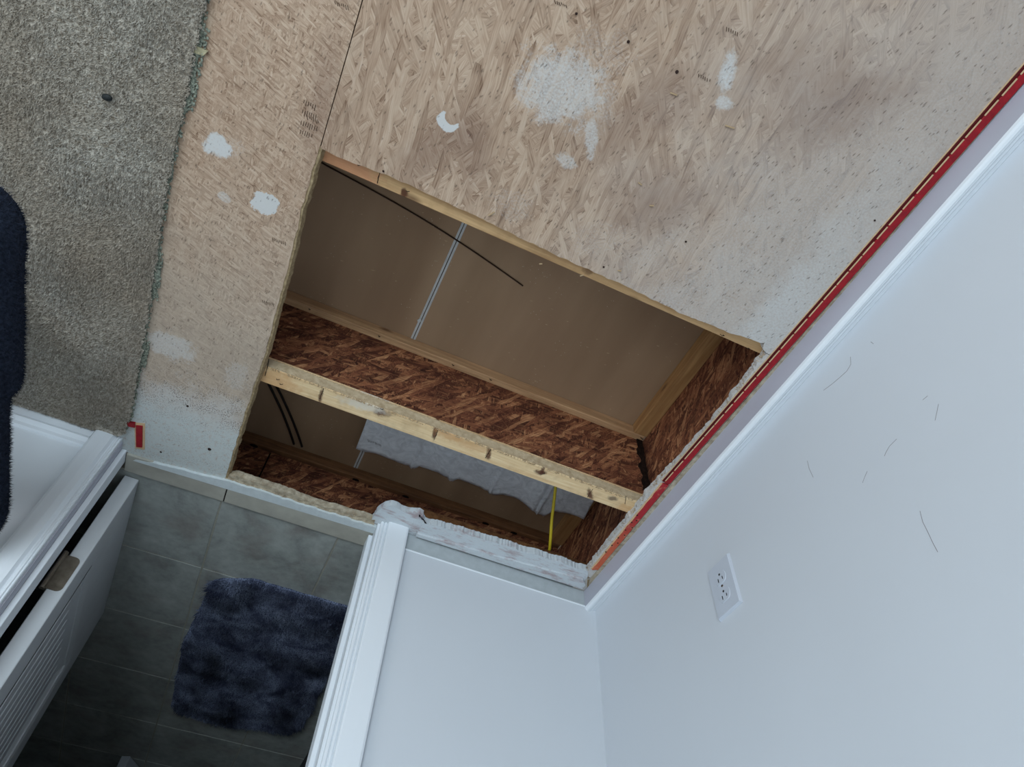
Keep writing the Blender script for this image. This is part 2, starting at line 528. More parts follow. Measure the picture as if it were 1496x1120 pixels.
def empty(name, loc=(0, 0, 0), rz=0.0):
    o = bpy.data.objects.new(name, None)
    o.empty_display_size = 0.05
    o.location = loc
    o.rotation_euler = (0, 0, rz)
    COL.objects.link(o)
    return o


def box(bm, x0, x1, y0, y1, z0, z1, bev=0.0, seg=1):
    b2 = bmesh.new()
    bmesh.ops.create_cube(b2, size=1)
    for v_ in b2.verts:
        v_.co = Vector(((x0 + x1) / 2 + v_.co.x * (x1 - x0), (y0 + y1) / 2 + v_.co.y * (y1 - y0), (z0 + z1) / 2 + v_.co.z * (z1 - z0)))
    if bev:
        bmesh.ops.bevel(b2, geom=b2.edges[:], offset=bev, segments=seg, affect='EDGES', profile=0.6)
    me = bpy.data.meshes.new('t')
    b2.to_mesh(me)
    b2.free()
    bm.from_mesh(me)
    bpy.data.meshes.remove(me)
    return bm


def B(*a, **k):
    return box(bmesh.new(), *a, **k)


def prism(poly, z0, z1, bev=0.0):
    bm = bmesh.new()
    vs = [bm.verts.new((p[0], p[1], z1)) for p in poly]
    f_ = bm.faces.new(vs)
    bmesh.ops.triangulate(bm, faces=[f_]) if False else None
    r = bmesh.ops.extrude_face_region(bm, geom=[f_])
    for e in r['geom']:
        if isinstance(e, bmesh.types.BMVert):
            e.co.z = z0
    return bm


def jag(a, b, step=0.006, amp=0.0015, off=0.0):
    """points from a to b (b excluded) with a rough line between them"""
    a, b = Vector(a[:2]), Vector(b[:2])
    L = (b - a).length
    n_ = max(1, int(L / step))
    d = (b - a) / n_
    nrm = Vector((-d.y, d.x)).normalized()
    out = []
    for i in range(n_):
        p = a + d * i
        k = noise.noise(Vector((p.x * 45 + off, p.y * 45, off))) * amp * 1.6 + (rnd.random() - 0.5) * amp
        if i == 0: k = 0
        out.append((p.x + nrm.x * k, p.y + nrm.y * k))
    return out


def path_jag(pts, step=0.006, amp=0.0015):
    out = []
    for a, b in zip(pts[:-1], pts[1:]):
        out += jag(a, b, step, amp)
    return out


def extrude_profile(prof, axis, a, b, cap=True):
    """prof: list of 2D points, extruded along axis from a to b.  axis 'y': prof=(x,z); 'x': prof=(y,z); 'z': prof=(x,y)"""
    bm = bmesh.new()
    def P(p, t):
        return {'y': (p[0], t, p[1]), 'x': (t, p[0], p[1]), 'z': (p[0], p[1], t)}[axis]
    A = [bm.verts.new(P(p, a)) for p in prof]
    Z = [bm.verts.new(P(p, b)) for p in prof]
    n_ = len(prof)
    for i in range(n_):
        bm.faces.new((A[i], A[(i + 1) % n_], Z[(i + 1) % n_], Z[i]))
    if cap:
        bm.faces.new(A)
        bm.faces.new(Z[::-1])
    return bm


def tube(bm, pts, r, seg=8, flat=1.0):
    pts = [Vector(p) for p in pts]
    rings = []
    for i, p in enumerate(pts):
        d = (pts[min(i + 1, len(pts) - 1)] - pts[max(i - 1, 0)]).normalized()
        up = Vector((0, 0, 1)) if abs(d.z) < 0.9 else Vector((1, 0, 0))
        s = d.cross(up).normalized()
        t = s.cross(d)
        rings.append([bm.verts.new(p + (s * math.cos(2 * math.pi * k / seg) + t * math.sin(2 * math.pi * k / seg) * flat) * r) for k in range(seg)])
    for a, b in zip(rings[:-1], rings[1:]):
        for k in range(seg):
            bm.faces.new((a[k], a[(k + 1) % seg], b[(k + 1) % seg], b[k]))
    bm.faces.new(rings[0])
    bm.faces.new(rings[-1][::-1])
    return bm


def np_mesh(name, V, F, mat, parent=None):
    me = bpy.data.meshes.new(name)
    V = np.ascontiguousarray(V, dtype=np.float32).reshape(-1, 3)
    F = np.ascontiguousarray(F, dtype=np.int32)
    k = F.shape[1]
    me.vertices.add(len(V))
    me.vertices.foreach_set('co', V.ravel())
    me.loops.add(F.size)
    me.loops.foreach_set('vertex_index', F.ravel())
    me.polygons.add(len(F))
    me.polygons.foreach_set('loop_start', np.arange(0, F.size, k, dtype=np.int32))
    me.polygons.foreach_set('loop_total', np.full(len(F), k, dtype=np.int32))
    me.update(calc_edges=True)
    me.materials.append(mat)
    o = bpy.data.objects.new(name, me)
    COL.objects.link(o)
    o.parent = parent
    return o


RNG = np.random.default_rng(5)


def tufts(P, H, Wd, lean, sides=3):
    """little leaning cones at points P: returns V, F"""
    n_ = len(P)
    ang0 = RNG.random(n_) * 6.283
    V = np.zeros((n_, sides + 1, 3))
    for k in range(sides):
        a = ang0 + k * 2 * np.pi / sides
        V[:, k, 0] = P[:, 0] + np.cos(a) * Wd
        V[:, k, 1] = P[:, 1] + np.sin(a) * Wd
        V[:, k, 2] = P[:, 2]
    V[:, sides, :2] = P[:, :2] + lean
    V[:, sides, 2] = P[:, 2] + H
    base = (np.arange(n_) * (sides + 1))[:, None, None]
    F = np.array([[k, (k + 1) % sides, sides] for k in range(sides)])[None] + base
    return V.reshape(-1, 3), F.reshape(-1, 3)


# ============================================================ THE FLOOR
TH = 0.019
floor = tag(empty('floor'), 'chipboard subfloor with a rectangular opening cut in it', kind='structure')
# left sheet, from under the carpet to the seam / cut edge
cutL = [(-0.990, 0.855), (-0.9915, 0.74), (-0.985, 0.60), (-0.9845, 0.49), (-0.981, 0.40), (-0.985, 0.28), (-0.9875, 0.15), (-0.989, 0.02), (-0.988, -0.018)]
pl = [(-1.55, -0.03), (-1.55, 3.25), (-0.9915, 3.25)] + path_jag(cutL, 0.008, 0.0014) + [(-0.988, -0.018), (-1.05, -0.03), (-1.11, -0.034), (-1.19, -0.03), (-1.2, -0.03)]
obj('subfloor_panel', prism(pl, -TH, 0), M['subfloor'], floor)
lip = []
for i in range(len(cutL) - 1):
    lip += [(a_, b_) for a_, b_ in jag(cutL[i], cutL[i + 1], 0.006, 0.0012)]
lip.append(cutL[-1])
bm = bmesh.new()
pv = None
for (a_, b_) in lip:
    w_ = 0.0075 + 0.002 * noise.noise(Vector((b_ * 30, 2, 0)))
    cur = [bm.verts.new(q_) for q_ in ((a_ - 0.002, b_, -0.0008), (a_ + w_ * 0.55, b_, -0.002), (a_ + w_, b_, -0.0175), (a_ - 0.002, b_, -0.0185))]
    if pv:
        for k_ in range(4):
            bm.faces.new((pv[k_], pv[(k_ + 1) % 4], cur[(k_ + 1) % 4], cur[k_]))
    pv = cur
obj('cut_edge', bm, M['cut'], floor)
# big sheet above the opening
top = [(-0.9885, 0.8515), (-0.93, 0.8505), (-0.86, 0.8555), (-0.70, 0.853), (-0.55, 0.8475), (-0.40, 0.8475), (-0.27, 0.842), (-0.15, 0.8475), (-0.09, 0.856), (-0.085, 0.843)]
pr = path_jag(top, 0.007, 0.0016) + [(-0.085, 0.843), (-0.072, 0.838), (-0.05, 0.838), (-0.001, 0.838), (-0.001, 3.25), (-0.9885, 3.25)]
obj('subfloor_panel', prism(pr, -TH, -0.0004), M['subfloor'], floor)
obj('subfloor_panel', prism([(-3.2, -0.005), (-3.2, 3.25), (-1.552, 3.25), (-1.552, -0.005)], -TH, 0), M['subfloor'], floor)
# strip left along the right wall
edge = [(-0.074, 0.8365), (-0.067, 0.76), (-0.063, 0.69), (-0.0615, 0.63), (-0.066, 0.50), (-0.072, 0.435), (-0.071, 0.36), (-0.069, 0.284), (-0.068, 0.184), (-0.064, 0.09), (-0.064, 0.078)]
ps = path_jag(edge, 0.005, 0.0028) + [(-0.064, 0.078), (-0.064, -0.004), (-0.001, -0.004), (-0.001, 0.8365)]
obj('subfloor_strip', prism(ps, -TH, -0.001), M['subfloor'], floor)
# strip left in front of the doorway
low = [(-0.984, -0.001), (-0.967, 0.008), (-0.93, 0.006), (-0.877, 0.007), (-0.82, 0.003), (-0.7736, 0.000), (-0.70, 0.004), (-0.64, 0.008), (-0.622, 0.009)]
pd = [(-0.622, -0.03), (-0.984, -0.03)] + path_jag(low, 0.005, 0.002) + [(-0.622, 0.009)]
obj('subfloor_strip', prism(pd, -TH, -0.0015), M['dust'], floor)
# splinters along the cut edges
def splinters(edge_pts, z, n_, dirv, lmin, lmax, mat, parent, name='splinters', wd=0.0009, zr=0.002):
    pts = [Vector((p[0], p[1])) for p in edge_pts]
    V, F = [], []
    for _ in range(n_):
        i = rnd.randrange(len(pts) - 1)
        t = rnd.random()
        p = pts[i].lerp(pts[i + 1], t)
        a = math.atan2(dirv[1], dirv[0]) + rnd.gauss(0, 0.5)
        L = rnd.uniform(lmin, lmax)
        d = Vector((math.cos(a), math.sin(a), rnd.uniform(-0.5, 0.35)))
        s = Vector((-d.y, d.x, 0)) * wd * rnd.uniform(0.5, 1.4)
        o_ = Vector((p.x, p.y, z + rnd.uniform(-zr, zr))) - d * 0.002
        k = len(V)
        V += [o_ - s, o_ + s, o_ + Vector((0, 0, -wd * 1.2)), o_ + d * L]
        F += [(k, k + 1, k + 3), (k + 1, k + 2, k + 3), (k + 2, k, k + 3)]
    o2 = np_mesh(name, np.array([tuple(v_) for v_ in V]), np.array(F), mat, parent)
    o2['kind'] = 'stuff'
    return o2
splinters(edge, -0.006, 420, (-1, 0), 0.002, 0.009, M['fray'], floor, zr=0.006)
splinters(low, -0.006, 240, (0, 1), 0.001, 0.005, M['fray'], floor, zr=0.006)
splinters(top, -0.006, 160, (0, -1), 0.001, 0.003, M['cut'], floor, zr=0.006)

# saw line scored beside the opening, small printed dashes on the sheets
def stamp(u, v, n_, du, dv, mark, name='printed_marks', z=0.0, parent=floor, mat=None):
    bm = bmesh.new()
    for i in range(n_):
        c_ = at(u + du * i + rnd.uniform(-.6, .6), v + dv * i + rnd.uniform(-.6, .6), z)
        q = at(u + du * i + mark[0], v + dv * i + mark[1], z)
        d = (q - c_)
        L = d.length * rnd.uniform(0.5, 1.0)
        d.normalize()
        s = Vector((-d.y, d.x, 0)) * 0.0006
        vs = [bm.verts.new(c_ + a_ * s + b_ * d * L + Vector((0, 0, 0.0003))) for a_, b_ in ((-1, 0), (1, 0), (1, 1), (-1, 1))]
        bm.faces.new(vs)
    o_ = obj(name, bm, mat or M['print'], parent)
    return o_
for k, (u, v_, n_, du, dv, mk) in enumerate([(489, 1, 7, 3.1, 1.2, (2, 8)), (445, 146, 6, 3.2, 1.4, (-2, 9)), (443, 160, 7, 3.2, 1.2, (-2, 9)), (441, 176, 8, 3.2, 1.2, (-2, 9)), (440, 189, 6, 3.2, 1.2, (-2, 8)),
                                              (448, 168, 6, 3.2, 1.2, (2, 8)), (810, 0, 6, 3.3, 1.3, (2, 6)), (1062, 39, 6, 3.2, 1.6, (-1, 7)), (1021, 108, 6, 3.2, 1.5, (-1, 7)), (398, 347, 8, 2.6, 0.9, (1, 6)), (384, 438, 7, 2.6, 0.9, (1, 6))]):
    stamp(u, v_, n_, du, dv, mk)
# nail heads and screws sunk in the sheets
for (u, v_, r) in [(306, 656, 0.0045), (274, 593, 0.003), (918, 61, 0.0025), (989, 105, 0.0028), (1002, 353, 0.002), (235, 660, 0.0026), (882, 390, 0.002), (560, 250, 0.002), (1278, 322, 0.0018), (842, 20, 0.002)]:
    p = at(u, v_)
    bm = bmesh.new()
    bmesh.ops.create_cone(bm, cap_ends=True, segments=10, radius1=r, radius2=r * 0.8, depth=0.0012, matrix=Matrix.Translation((p.x, p.y, 0.0004)))
    obj('nail_head', bm, M['iron'], floor)
# loose chips of wood lying on the sheets
for k, (u, v_, l, a) in enumerate([(984, 137, 0.012, 0.1), (1066, 185, 0.016, 0.15), (935, 268, 0.008, -0.2), (952, 300, 0.008, 0.4), (718, 312, 0.014, 1.0), (905, 395, 0.007, 0.3), (850, 402, 0.007, 0.8), (790, 385, 0.006, 0.5)]):
    p = at(u, v_)
    bm = B(-l / 2, l / 2, -0.0011, 0.0011, -0.0008, 0.0008, bev=0.0004)
    o_ = obj('wood_chip', bm, M['fray'])
    o_.location = (p.x, p.y, 0.0012)
    o_.rotation_euler = (0, 0, a)
    tag(o_, ['pale wood chip on the grey-stained subfloor, upper one of the pair near the white drips', 'longest pale wood splinter lying on the subfloor below the white drip mark', 'small wood chip on the subfloor right of the hook-shaped white stain',
             'small wood chip below the hook-shaped white stain', 'tan wood sliver lying above the opening on the subfloor', 'tiny wood chip near the edge of the opening, right of centre', 'tiny wood chip beside the sawdust on the opening edge', 'tiny wood chip at the long upper edge of the opening'][k], 'wood chip')

# ---------- crusty painted remains between the opening and the front wall
crust = tag(empty('painted_subfloor_edge'), 'rough white-painted remnant of subfloor at the foot of the short wall', kind='structure')
e = [(-0.513, 0.056), (-0.48, 0.064), (-0.44, 0.066), (-0.3667, 0.070), (-0.27, 0.0725), (-0.1783, 0.0775), (-0.12, 0.077), (-0.062, 0.0775), (-0.0575, 0.072)]
pc = [(-0.513, 0.008)] + path_jag(e, 0.004, 0.0035) + [(-0.0575, 0.072), (-0.052, 0.06), (-0.050, 0.012)]
bm = prism(pc, -TH, 0.001)
obj('crust_strip', bm, M['crust'], crust)
e2 = [(-0.513, 0.018), (-0.4, 0.026), (-0.28, 0.031), (-0.16, 0.040), (-0.06, 0.048)]
obj('crust_strip', prism([(-0.513, 0.007)] + path_jag(e2, 0.01, 0.001) + [(-0.06, 0.048), (-0.043, 0.03), (-0.043, 0.012)], 0.001, 0.006), M['crust'], crust)
# lump around the foot of the casing
lump = [(-0.632, -0.004), (-0.629, 0.03), (-0.624, 0.05), (-0.617, 0.064), (-0.606, 0.074), (-0.590, 0.076), (-0.578, 0.071), (-0.560, 0.070), (-0.545, 0.075), (-0.532, 0.081), (-0.520, 0.076), (-0.516, 0.064), (-0.507, 0.054), (-0.507, 0.0)]
bm = prism(path_jag(lump, 0.005, 0.0012) + [lump[-1]], -0.022, -0.003)
obj('paint_lump', bm, M['crust'], crust)
splinters(e, -0.002, 160, (0, 1), 0.001, 0.0035, M['crust'], crust, 'paint_flakes', wd=0.0012)
splinters([(-0.53, 0.078), (-0.505, 0.06)], 0.0, 40, (0.3, 1), 0.001, 0.006, M['blackish'], crust, 'dark_crumbs', wd=0.0016)
splinters([(-0.05, 0.06), (-0.03, 0.02), (-0.02, 0.005)], 0.001, 90, (0.3, 0.4), 0.002, 0.007, M['cut'], crust, 'corner_debris', wd=0.0016)

# blocking under the wall edge
bl = empty('wood_blocking', (0, 0, 0))
tag(bl, 'rough brown wood blocking just under the white-painted edge of the opening', 'blocking')
prof = [(-0.04, -0.0195), (0.049, -0.0195), (0.052, -0.03), (0.050, -0.05), (0.046, -0.056), (-0.04, -0.056)]
obj('board', extrude_profile(prof, 'x', -0.56, -0.045), M['blocking'], bl)
splinters([(-0.54, 0.05), (-0.06, 0.05)], -0.045, 200, (0.1, 1), 0.001, 0.006, M['blocking'], bl, 'splinters', zr=0.006)

# ============================================================ JOISTS
ZB0, ZB1 = -0.317, -0.283      # lower flange
def joist(yf, label, w=0.045,  topmat='pine', x0=-1.65, x1=-0.012, seam=None, webs=True, low='pine_low'):
    """yf = y of the flange face that looks towards the camera side (+y)"""
    t = tag(empty('floor_joist', (0, 0, 0)), label, 'joist', 'engineered joists carrying the floor')
    yc = yf - w / 2
    bm = B(x0, x1, yf - w, yf, -TH - 0.034, -TH - 0.0005, bev=0.0012)
    obj('top_flange', bm, M[topmat], t)
    if seam is None:
        obj('web', B(x0, x1, yc - 0.005, yc + 0.005, ZB1 - 0.004, -TH - 0.030), M['osb_x'], t)
    else:
        obj('web', B(x0, seam - 0.0022, yc - 0.005, yc + 0.003, ZB1 - 0.004, -TH - 0.030), M['osb_x'], t)
        obj('web', B(seam + 0.0022, x1, yc - 0.005, yc + 0.006, ZB1 - 0.004, -TH - 0.030), M['osb_x'], t)
        obj('dark_joint', B(seam - 0.0022, seam + 0.0022, yc - 0.005, yc + 0.001, ZB1 - 0.004, -TH - 0.030), M['blackish'], t)
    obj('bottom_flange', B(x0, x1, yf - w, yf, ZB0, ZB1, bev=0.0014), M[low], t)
    return t

j1 = joist(0.868, 'wood joist under the upper long edge of the opening, only its top strip showing', topmat='pine')
j2 = joist(0.3435, 'wood joist crossing the middle of the floor opening with a pale bare top', topmat='pine_mid')
j3 = joist(-0.163, 'darker wood joist in shadow along the doorway side of the opening', topmat='pine', seam=-0.933, low='pine_shaded')
# fringe of glue and fibre on the middle joist
splinters([(-0.97, 0.3430), (-0.08, 0.3430)], -TH - 0.002, 1100, (0.0, 1), 0.002, 0.008, M['fray'], j2, 'fringe', wd=0.0012, zr=0.004)
splinters([(-0.97, 0.3440), (-0.5, 0.3440)], -TH - 0.012, 250, (0.0, 1), 0.001, 0.004, M['fray'], j2, 'fringe', wd=0.0009, zr=0.008)
obj('shaded_side', B(-1.6, -0.02, 0.3436, 0.3446, -0.0455, -0.0205), M['side_shade'], j2)  # added strip that paints shade onto the flange's side face
splinters([(-0.97, 0.3446), (-0.10, 0.3446)], -0.045, 1100, (0.05, 1), 0.001, 0.0055, M['fray'], j2, 'fringe', wd=0.0010, zr=0.001)
# finger-joint lines and staples on flanges
def slit(u0, v0, u1, v1, z, parent, w=0.0009, mat='blackish', name='joint_line'):
    a, b = at(u0, v0, z), at(u1, v1, z)
    d = b - a
    n_ = 6
    bm = bmesh.new()
    s = Vector((-d.y, d.x, 0)).normalized() * w
    L_, R_ = [], []
    for i in range(n_ + 1):
        p = a + d * (i / n_) + s * rnd.uniform(-0.8, 0.8) + Vector((0, 0, 0.0003))
        k = rnd.uniform(0.4, 1.0)
        L_.append(bm.verts.new(p - s * k))
        R_.append(bm.verts.new(p + s * k))
    for i in range(n_):
        bm.faces.new((L_[i], R_[i], R_[i + 1], L_[i + 1]))
    return obj(name, bm, M[mat], parent)
zt = -TH - 0.0003
for (a, b, c_, d_) in [(393, 524, 387, 549), (473, 567, 467, 583), (640, 627, 634, 643), (717, 656, 709, 669), (866, 714, 858, 726), (915, 724, 913, 736)]:
    slit(a, b, c_, d_, zt, j2)
for (a, b, c_, d_) in [(555, 252, 551, 268)]:
    slit(a, b, c_, d_, zt, j1)
def staple(u, v_, z, parent, h=0.004, lean=(0.3, 0.2)):
    p = at(u, v_, z)
    bm = bmesh.new()
    tube(bm, [p, p + Vector((lean[0] * h, lean[1] * h, h)), p + Vector((lean[0] * h + 0.004, lean[1] * h + 0.002, h * 0.9)), p + Vector((0.006, 0.001, 0))], 0.0007, 5)
    return obj('staple', bm, M['iron'], parent)
for (u, v_) in [(404, 553), (409, 560), (556, 596), (792, 690)]:
    staple(u, v_, zt, j2)
for (u, v_) in [(593, 278), (522, 240), (1052, 488), (1089, 507)]:
    staple(u, v_, zt, j1, 0.007)
# nails standing on the lower flange of the middle joist
for (u, v_) in [(555, 485), (667, 519), (727, 532), (455, 440), (935, 640)]:
    p = at(u, v_, ZB1)
    bm = bmesh.new()
    tube(bm, [(p.x, 0.337, ZB1 - 0.001), (p.x + 0.002, 0.341, ZB1 + 0.009), (p.x + 0.0045, 0.343, ZB1 + 0.010)], 0.0012, 6)
    obj('nail', bm, M['iron'], j2)
# knots on the shaded joist's lower flange
for u, v_ in [(530, 678), (605, 702), (720, 748), (760, 765), (372, 648)]:
    p = at(u, v_, ZB1)
    bm = bmesh.new()
    bmesh.ops.create_uvsphere(bm, u_segments=8, v_segments=5, radius=1)
    for w_ in bm.verts:
        w_.co = Vector((p.x + w_.co.x * 0.013 * rnd.uniform(.8, 1.1), -0.176 + w_.co.y * 0.006, ZB1 + w_.co.z * 0.0015))
    obj('dark_knot', bm, M['blackish'], j3)

# rim board along the right wall
rim = tag(empty('rim_joist'), 'reddish chipboard rim board closing the right end of the opening', 'joist')
obj('web', B(-0.006, 0.012, -0.6, 1.6, ZB1 - 0.006, -TH - 0.001), M['osb_y'], rim)
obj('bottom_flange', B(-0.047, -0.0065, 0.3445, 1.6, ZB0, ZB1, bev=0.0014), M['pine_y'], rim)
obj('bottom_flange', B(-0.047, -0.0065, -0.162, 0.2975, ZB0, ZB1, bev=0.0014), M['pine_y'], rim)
# black tar-like joint in the corner of joist and rim
for (ya, yb, par) in ((0.328, 0.334, j2),):
    bm = bmesh.new()
    prev = None
    for i in range(24):
        z_ = ZB1 + 0.001 + i * (0.228 / 23)
        w_ = 0.0 + 0.006 * rnd.random()
        a_ = bm.verts.new((-0.028 - w_ + 0.004 * math.sin(i), yb - 0.0035, z_))
        b_ = bm.verts.new((-0.014 + 0.004 * rnd.random(), yb - 0.0035, z_))
        if prev: bm.faces.new((prev[0], prev[1], b_, a_))
        prev = (a_, b_)
    r_ = bmesh.ops.extrude_face_region(bm, geom=bm.faces[:])
    for q in r_['geom']:
        if isinstance(q, bmesh.types.BMVert): q.co.y -= 0.006
    obj('dark_joint', bm, M['cornertar'], par)

# ============================================================ DRYWALL BELOW
ceil_low = tag(empty('ceiling'), 'brown paper back of the drywall seen down between the joists', kind='structure')
DZ = -0.3175
for (x0, x1) in ((-1.9, -0.6935), (-0.6918, 0.02)):
    bm = B(x0, x1, -1.0, 1.5, DZ - 0.013, DZ, bev=0.0008)
    obj('drywall_panel', bm, M['drywall_paper'], ceil_low)
for (x0, x1) in ((-0.6990, -0.6935), (-0.6918, -0.6863)):
    obj('drywall_edge', B(x0, x1, -1.0, 1.5, DZ - 0.002, DZ + 0.0012, bev=0.0004), M['gypsum'], ceil_low)
obj('joint_gap', B(-0.6935, -0.6918, -1.0, 1.5, DZ - 0.014, DZ - 0.008), M['blackish'], ceil_low)
# torn paper flap on the joint
p = at(613, 468, DZ)
obj('paper_flap', prism([(p.x - 0.006, p.y), (p.x, p.y + 0.010), (p.x + 0.004, p.y + 0.002), (p.x + 0.001, p.y - 0.009)], DZ + 0.001, DZ + 0.003), M['gypsum'], ceil_low)
# crumbs of sawdust on the drywall
V, F = [], []
for i in range(150):
    x_, y_ = rnd.uniform(-0.98, -0.06), rnd.choice((rnd.uniform(0.36, 0.72), rnd.uniform(-0.15, 0.2)))
    s_ = rnd.uniform(0.0006, 0.0018)
    l_ = s_ * rnd.uniform(1, 3.5)
    k = len(V)
    V += [(x_ - l_, y_, DZ + 0.0005), (x_, y_ - s_, DZ + 0.0005), (x_ + l_, y_ + s_, DZ + 0.0005), (x_, y_, DZ + 0.002)]
    F += [(k, k + 1, k + 3), (k + 1, k + 2, k + 3), (k + 2, k, k + 3)]
np_mesh('sawdust', np.array(V), np.array(F), M['fray'], ceil_low)['kind'] = 'stuff'

# ============================================================ THINGS IN THE OPENING
# thin cord across the first bay
a = at(478, 243, DZ + 0.004); b = at(764, 418, DZ + 0.004)
bm = bmesh.new()
pts = []
for i in range(17):
    t_ = i / 16
    p = a.lerp(b, t_)
    pts.append((p.x, p.y + 0.012 * math.sin(t_ * math.pi), DZ + 0.0022))
tube(bm, [(a.x - 0.12, a.y + 0.012, DZ + 0.0022), (a.x - 0.04, a.y + 0.006, DZ + 0.0022)] + pts, 0.0019, 6)
tag(obj('cord', bm, M['brown_cable'], None, True), 'thin dark cord lying slantwise on the drywall in the larger bay', 'cord')
# two black cables in the second bay
for k, (p0, p1) in enumerate((((388, 552), (431, 656)), ((398, 552), (443, 660)))):
    a, b = at(*p0, DZ + 0.004), at(*p1, DZ + 0.004)
    d = b - a
    bm = bmesh.new()
    pts = [a + d * t_ + Vector((0.008 * math.sin(t_ * 3.0), 0, 0.0)) for t_ in np.linspace(-0.5, 0.92, 14)]
    tube(bm, [(q.x, q.y, DZ + 0.0036) for q in pts], 0.0034, 7)
    tag(obj('electric_cable', bm, M['cable'], None, True), ['black cable in the smaller bay, the one nearer the carpet side', 'black cable in the smaller bay, the one nearer the grey paper'][k], 'cable', 'black cables in the smaller bay')

# crumpled grey paper
def smoothstep(a_, b_, x_):
    t_ = min(1, max(0, (x_ - a_) / (b_ - a_)))
    return t_ * t_ * (3 - 2 * t_)
paper = empty('paper_sheet')
tag(paper, 'crumpled grey paper sheet with vertical folds lying behind the middle joist', 'paper')
low_px = [(520, 655), (533, 660), (548, 662), (575, 672), (606, 685), (612, 681), (640, 690), (661, 703), (668, 699), (700, 711), (722, 723), (735, 722), (752, 727), (770, 736), (783, 747), (795, 754), (802, 750), (808, 746), (825, 749), (840, 752), (853, 758)]
ZP = -0.271
lowp = [at(u, v_, ZP) for u, v_ in low_px]
folds = [-0.700 + 0.0]
fold_x = [at(612, 660, ZP).x, at(668, 680, ZP).x, at(727, 700, ZP).x, at(800, 725, ZP).x]
bm = bmesh.new()
nx, ny = 150, 26
grid = []
xs0, xs1 = lowp[0].x, lowp[-1].x
for i in range(nx + 1):
    x_ = xs0 + (xs1 - xs0) * i / nx
    for a_, b_ in zip(lowp[:-1], lowp[1:]):
        if a_.x <= x_ <= b_.x + 1e-9:
            yl = a_.y + (b_.y - a_.y) * (x_ - a_.x) / (b_.x - a_.x)
            break
    row = []
    for j in range(ny + 1):
        t_ = j / ny
        y_ = yl + (0.29 - yl) * t_
        xx = x_ - 0.012 * t_ - 0.03 * t_ * max(0, (x_ + 0.25) / 0.25) + (0.0 if 0 < i < nx else 0)
        h = 0.0
        for fx in fold_x:
            q = (x_ - fx)
            h += 0.006 * math.exp(-(q / 0.0035) ** 2) - 0.003 * math.exp(-((q + 0.008) / 0.006) ** 2)
        h += 0.003 * noise.noise(Vector((x_ * 14, y_ * 18, 1.3))) + 0.0016 * noise.noise(Vector((x_ * 60, y_ * 50, 4)))
        h += 0.010 * math.exp(-((x_ - fold_x[3] + 0.02) / 0.03) ** 2) * (1 - t_)
        row.append(bm.verts.new((xx, y_, ZP + h)))
    grid.append(row)
for i in range(nx):
    for j in range(ny):
        bm.faces.new((grid[i][j], grid[i + 1][j], grid[i + 1][j + 1], grid[i][j + 1]))
sheet = obj('sheet', bm, M['grey_paper'], paper, True)
sm = sheet.modifiers.new('thick', 'SOLIDIFY')
sm.thickness = 0.0008
sm.offset = -1
stamp(537, 642, 8, 2.6, 0.9, (2, 4), 'printed_marks', ZP + 0.006, paper, M['print_blue'])

# yellow cable
bm = bmesh.new()
a, b = at(803, 801, -0.056), at(811, 712, -0.2)
a = Vector((-0.148, 0.040, -0.052)); 
pts = [at(803, 802, -0.085), at(804, 790, -0.10), at(806, 760, -0.13), at(809, 735, -0.16), at(812, 708, -0.19), at(814, 690, -0.21), at(815, 672, -0.235)]
bm = bmesh.new()
tube(bm, [pts[0] + Vector((0.002, -0.02, 0.002))] + pts, 0.0042, 8, 0.55)
tag(obj('yellow_cable', bm, M['yellow'], None, True), 'flat yellow cable hanging below the middle joist in front of the grey paper', 'cable')

# ============================================================ CARPET AND PADDING
carpet = tag(empty('carpet'), 'beige-grey cut pile carpet covering the left side of the floor', 'carpet')
cedge = [at(u, v_) for u, v_ in [(307, -12), (305, 0), (290, 70), (285, 95), (275, 150), (262, 200), (253, 245), (246, 280), (238, 330), (232, 370), (226, 410), (222, 440), (214, 490), (208, 520), (200, 565), (195, 600), (186, 622)]]
def edge_x(y_):
    pts_ = sorted([(p.y, p.x) for p in cedge])
    if y_ >= pts_[-1][0]: return pts_[-1][1] + (y_ - pts_[-1][0]) * 0.04
    if y_ <= pts_[0][0]: return pts_[0][1]
    for (a_, b_), (c_, d_) in zip(pts_[:-1], pts_[1:]):
        if a_ <= y_ <= c_: return b_ + (d_ - b_) * (y_ - a_) / (c_ - a_)
ys = [0.03 + i * 0.01 for i in range(100)] + [1.1, 1.6, 3.2]
poly = [(-3.15, 0.014), (-3.15, 3.2)] + [(edge_x(y_) - 0.004 + rnd.uniform(-.001, .001), y_) for y_ in reversed(ys)] + [(-1.235, 0.02), (-1.29, 0.014)]
obj('backing', prism(poly, 0.003, 0.007), M['carpet'], carpet)
n_ = 150000
X = RNG.uniform(-1.72, -1.16, n_ * 2); Y = RNG.uniform(0.018, 1.35, n_ * 2)
ygrid = np.linspace(0, 1.4, 141)
ex = np.interp(Y, ygrid, [edge_x(t_) for t_ in ygrid]) + 0.0025 * np.sin(Y * 190) * np.sin(Y * 57)
ok = (X < ex) & ~((X > -1.285) & (Y < 0.035))
X, Y = X[ok][:n_], Y[ok][:n_]
k = len(X)
gx = np.array([noise.noise(Vector((x_ * 9, y_ * 9, 0))) for x_, y_ in zip(X[:], Y[:])])
lean = np.stack([gx * 0.004 + RNG.normal(0, 0.0022, k), -gx * 0.003 + RNG.normal(0, 0.0022, k)], 1)
V, F = tufts(np.stack([X, Y, np.full(k, 0.006)], 1), RNG.uniform(0.004, 0.009, k), RNG.uniform(0.0010, 0.0019, k), lean)
np_mesh('pile', V, F, M['carpet'], carpet)['kind'] = 'stuff'
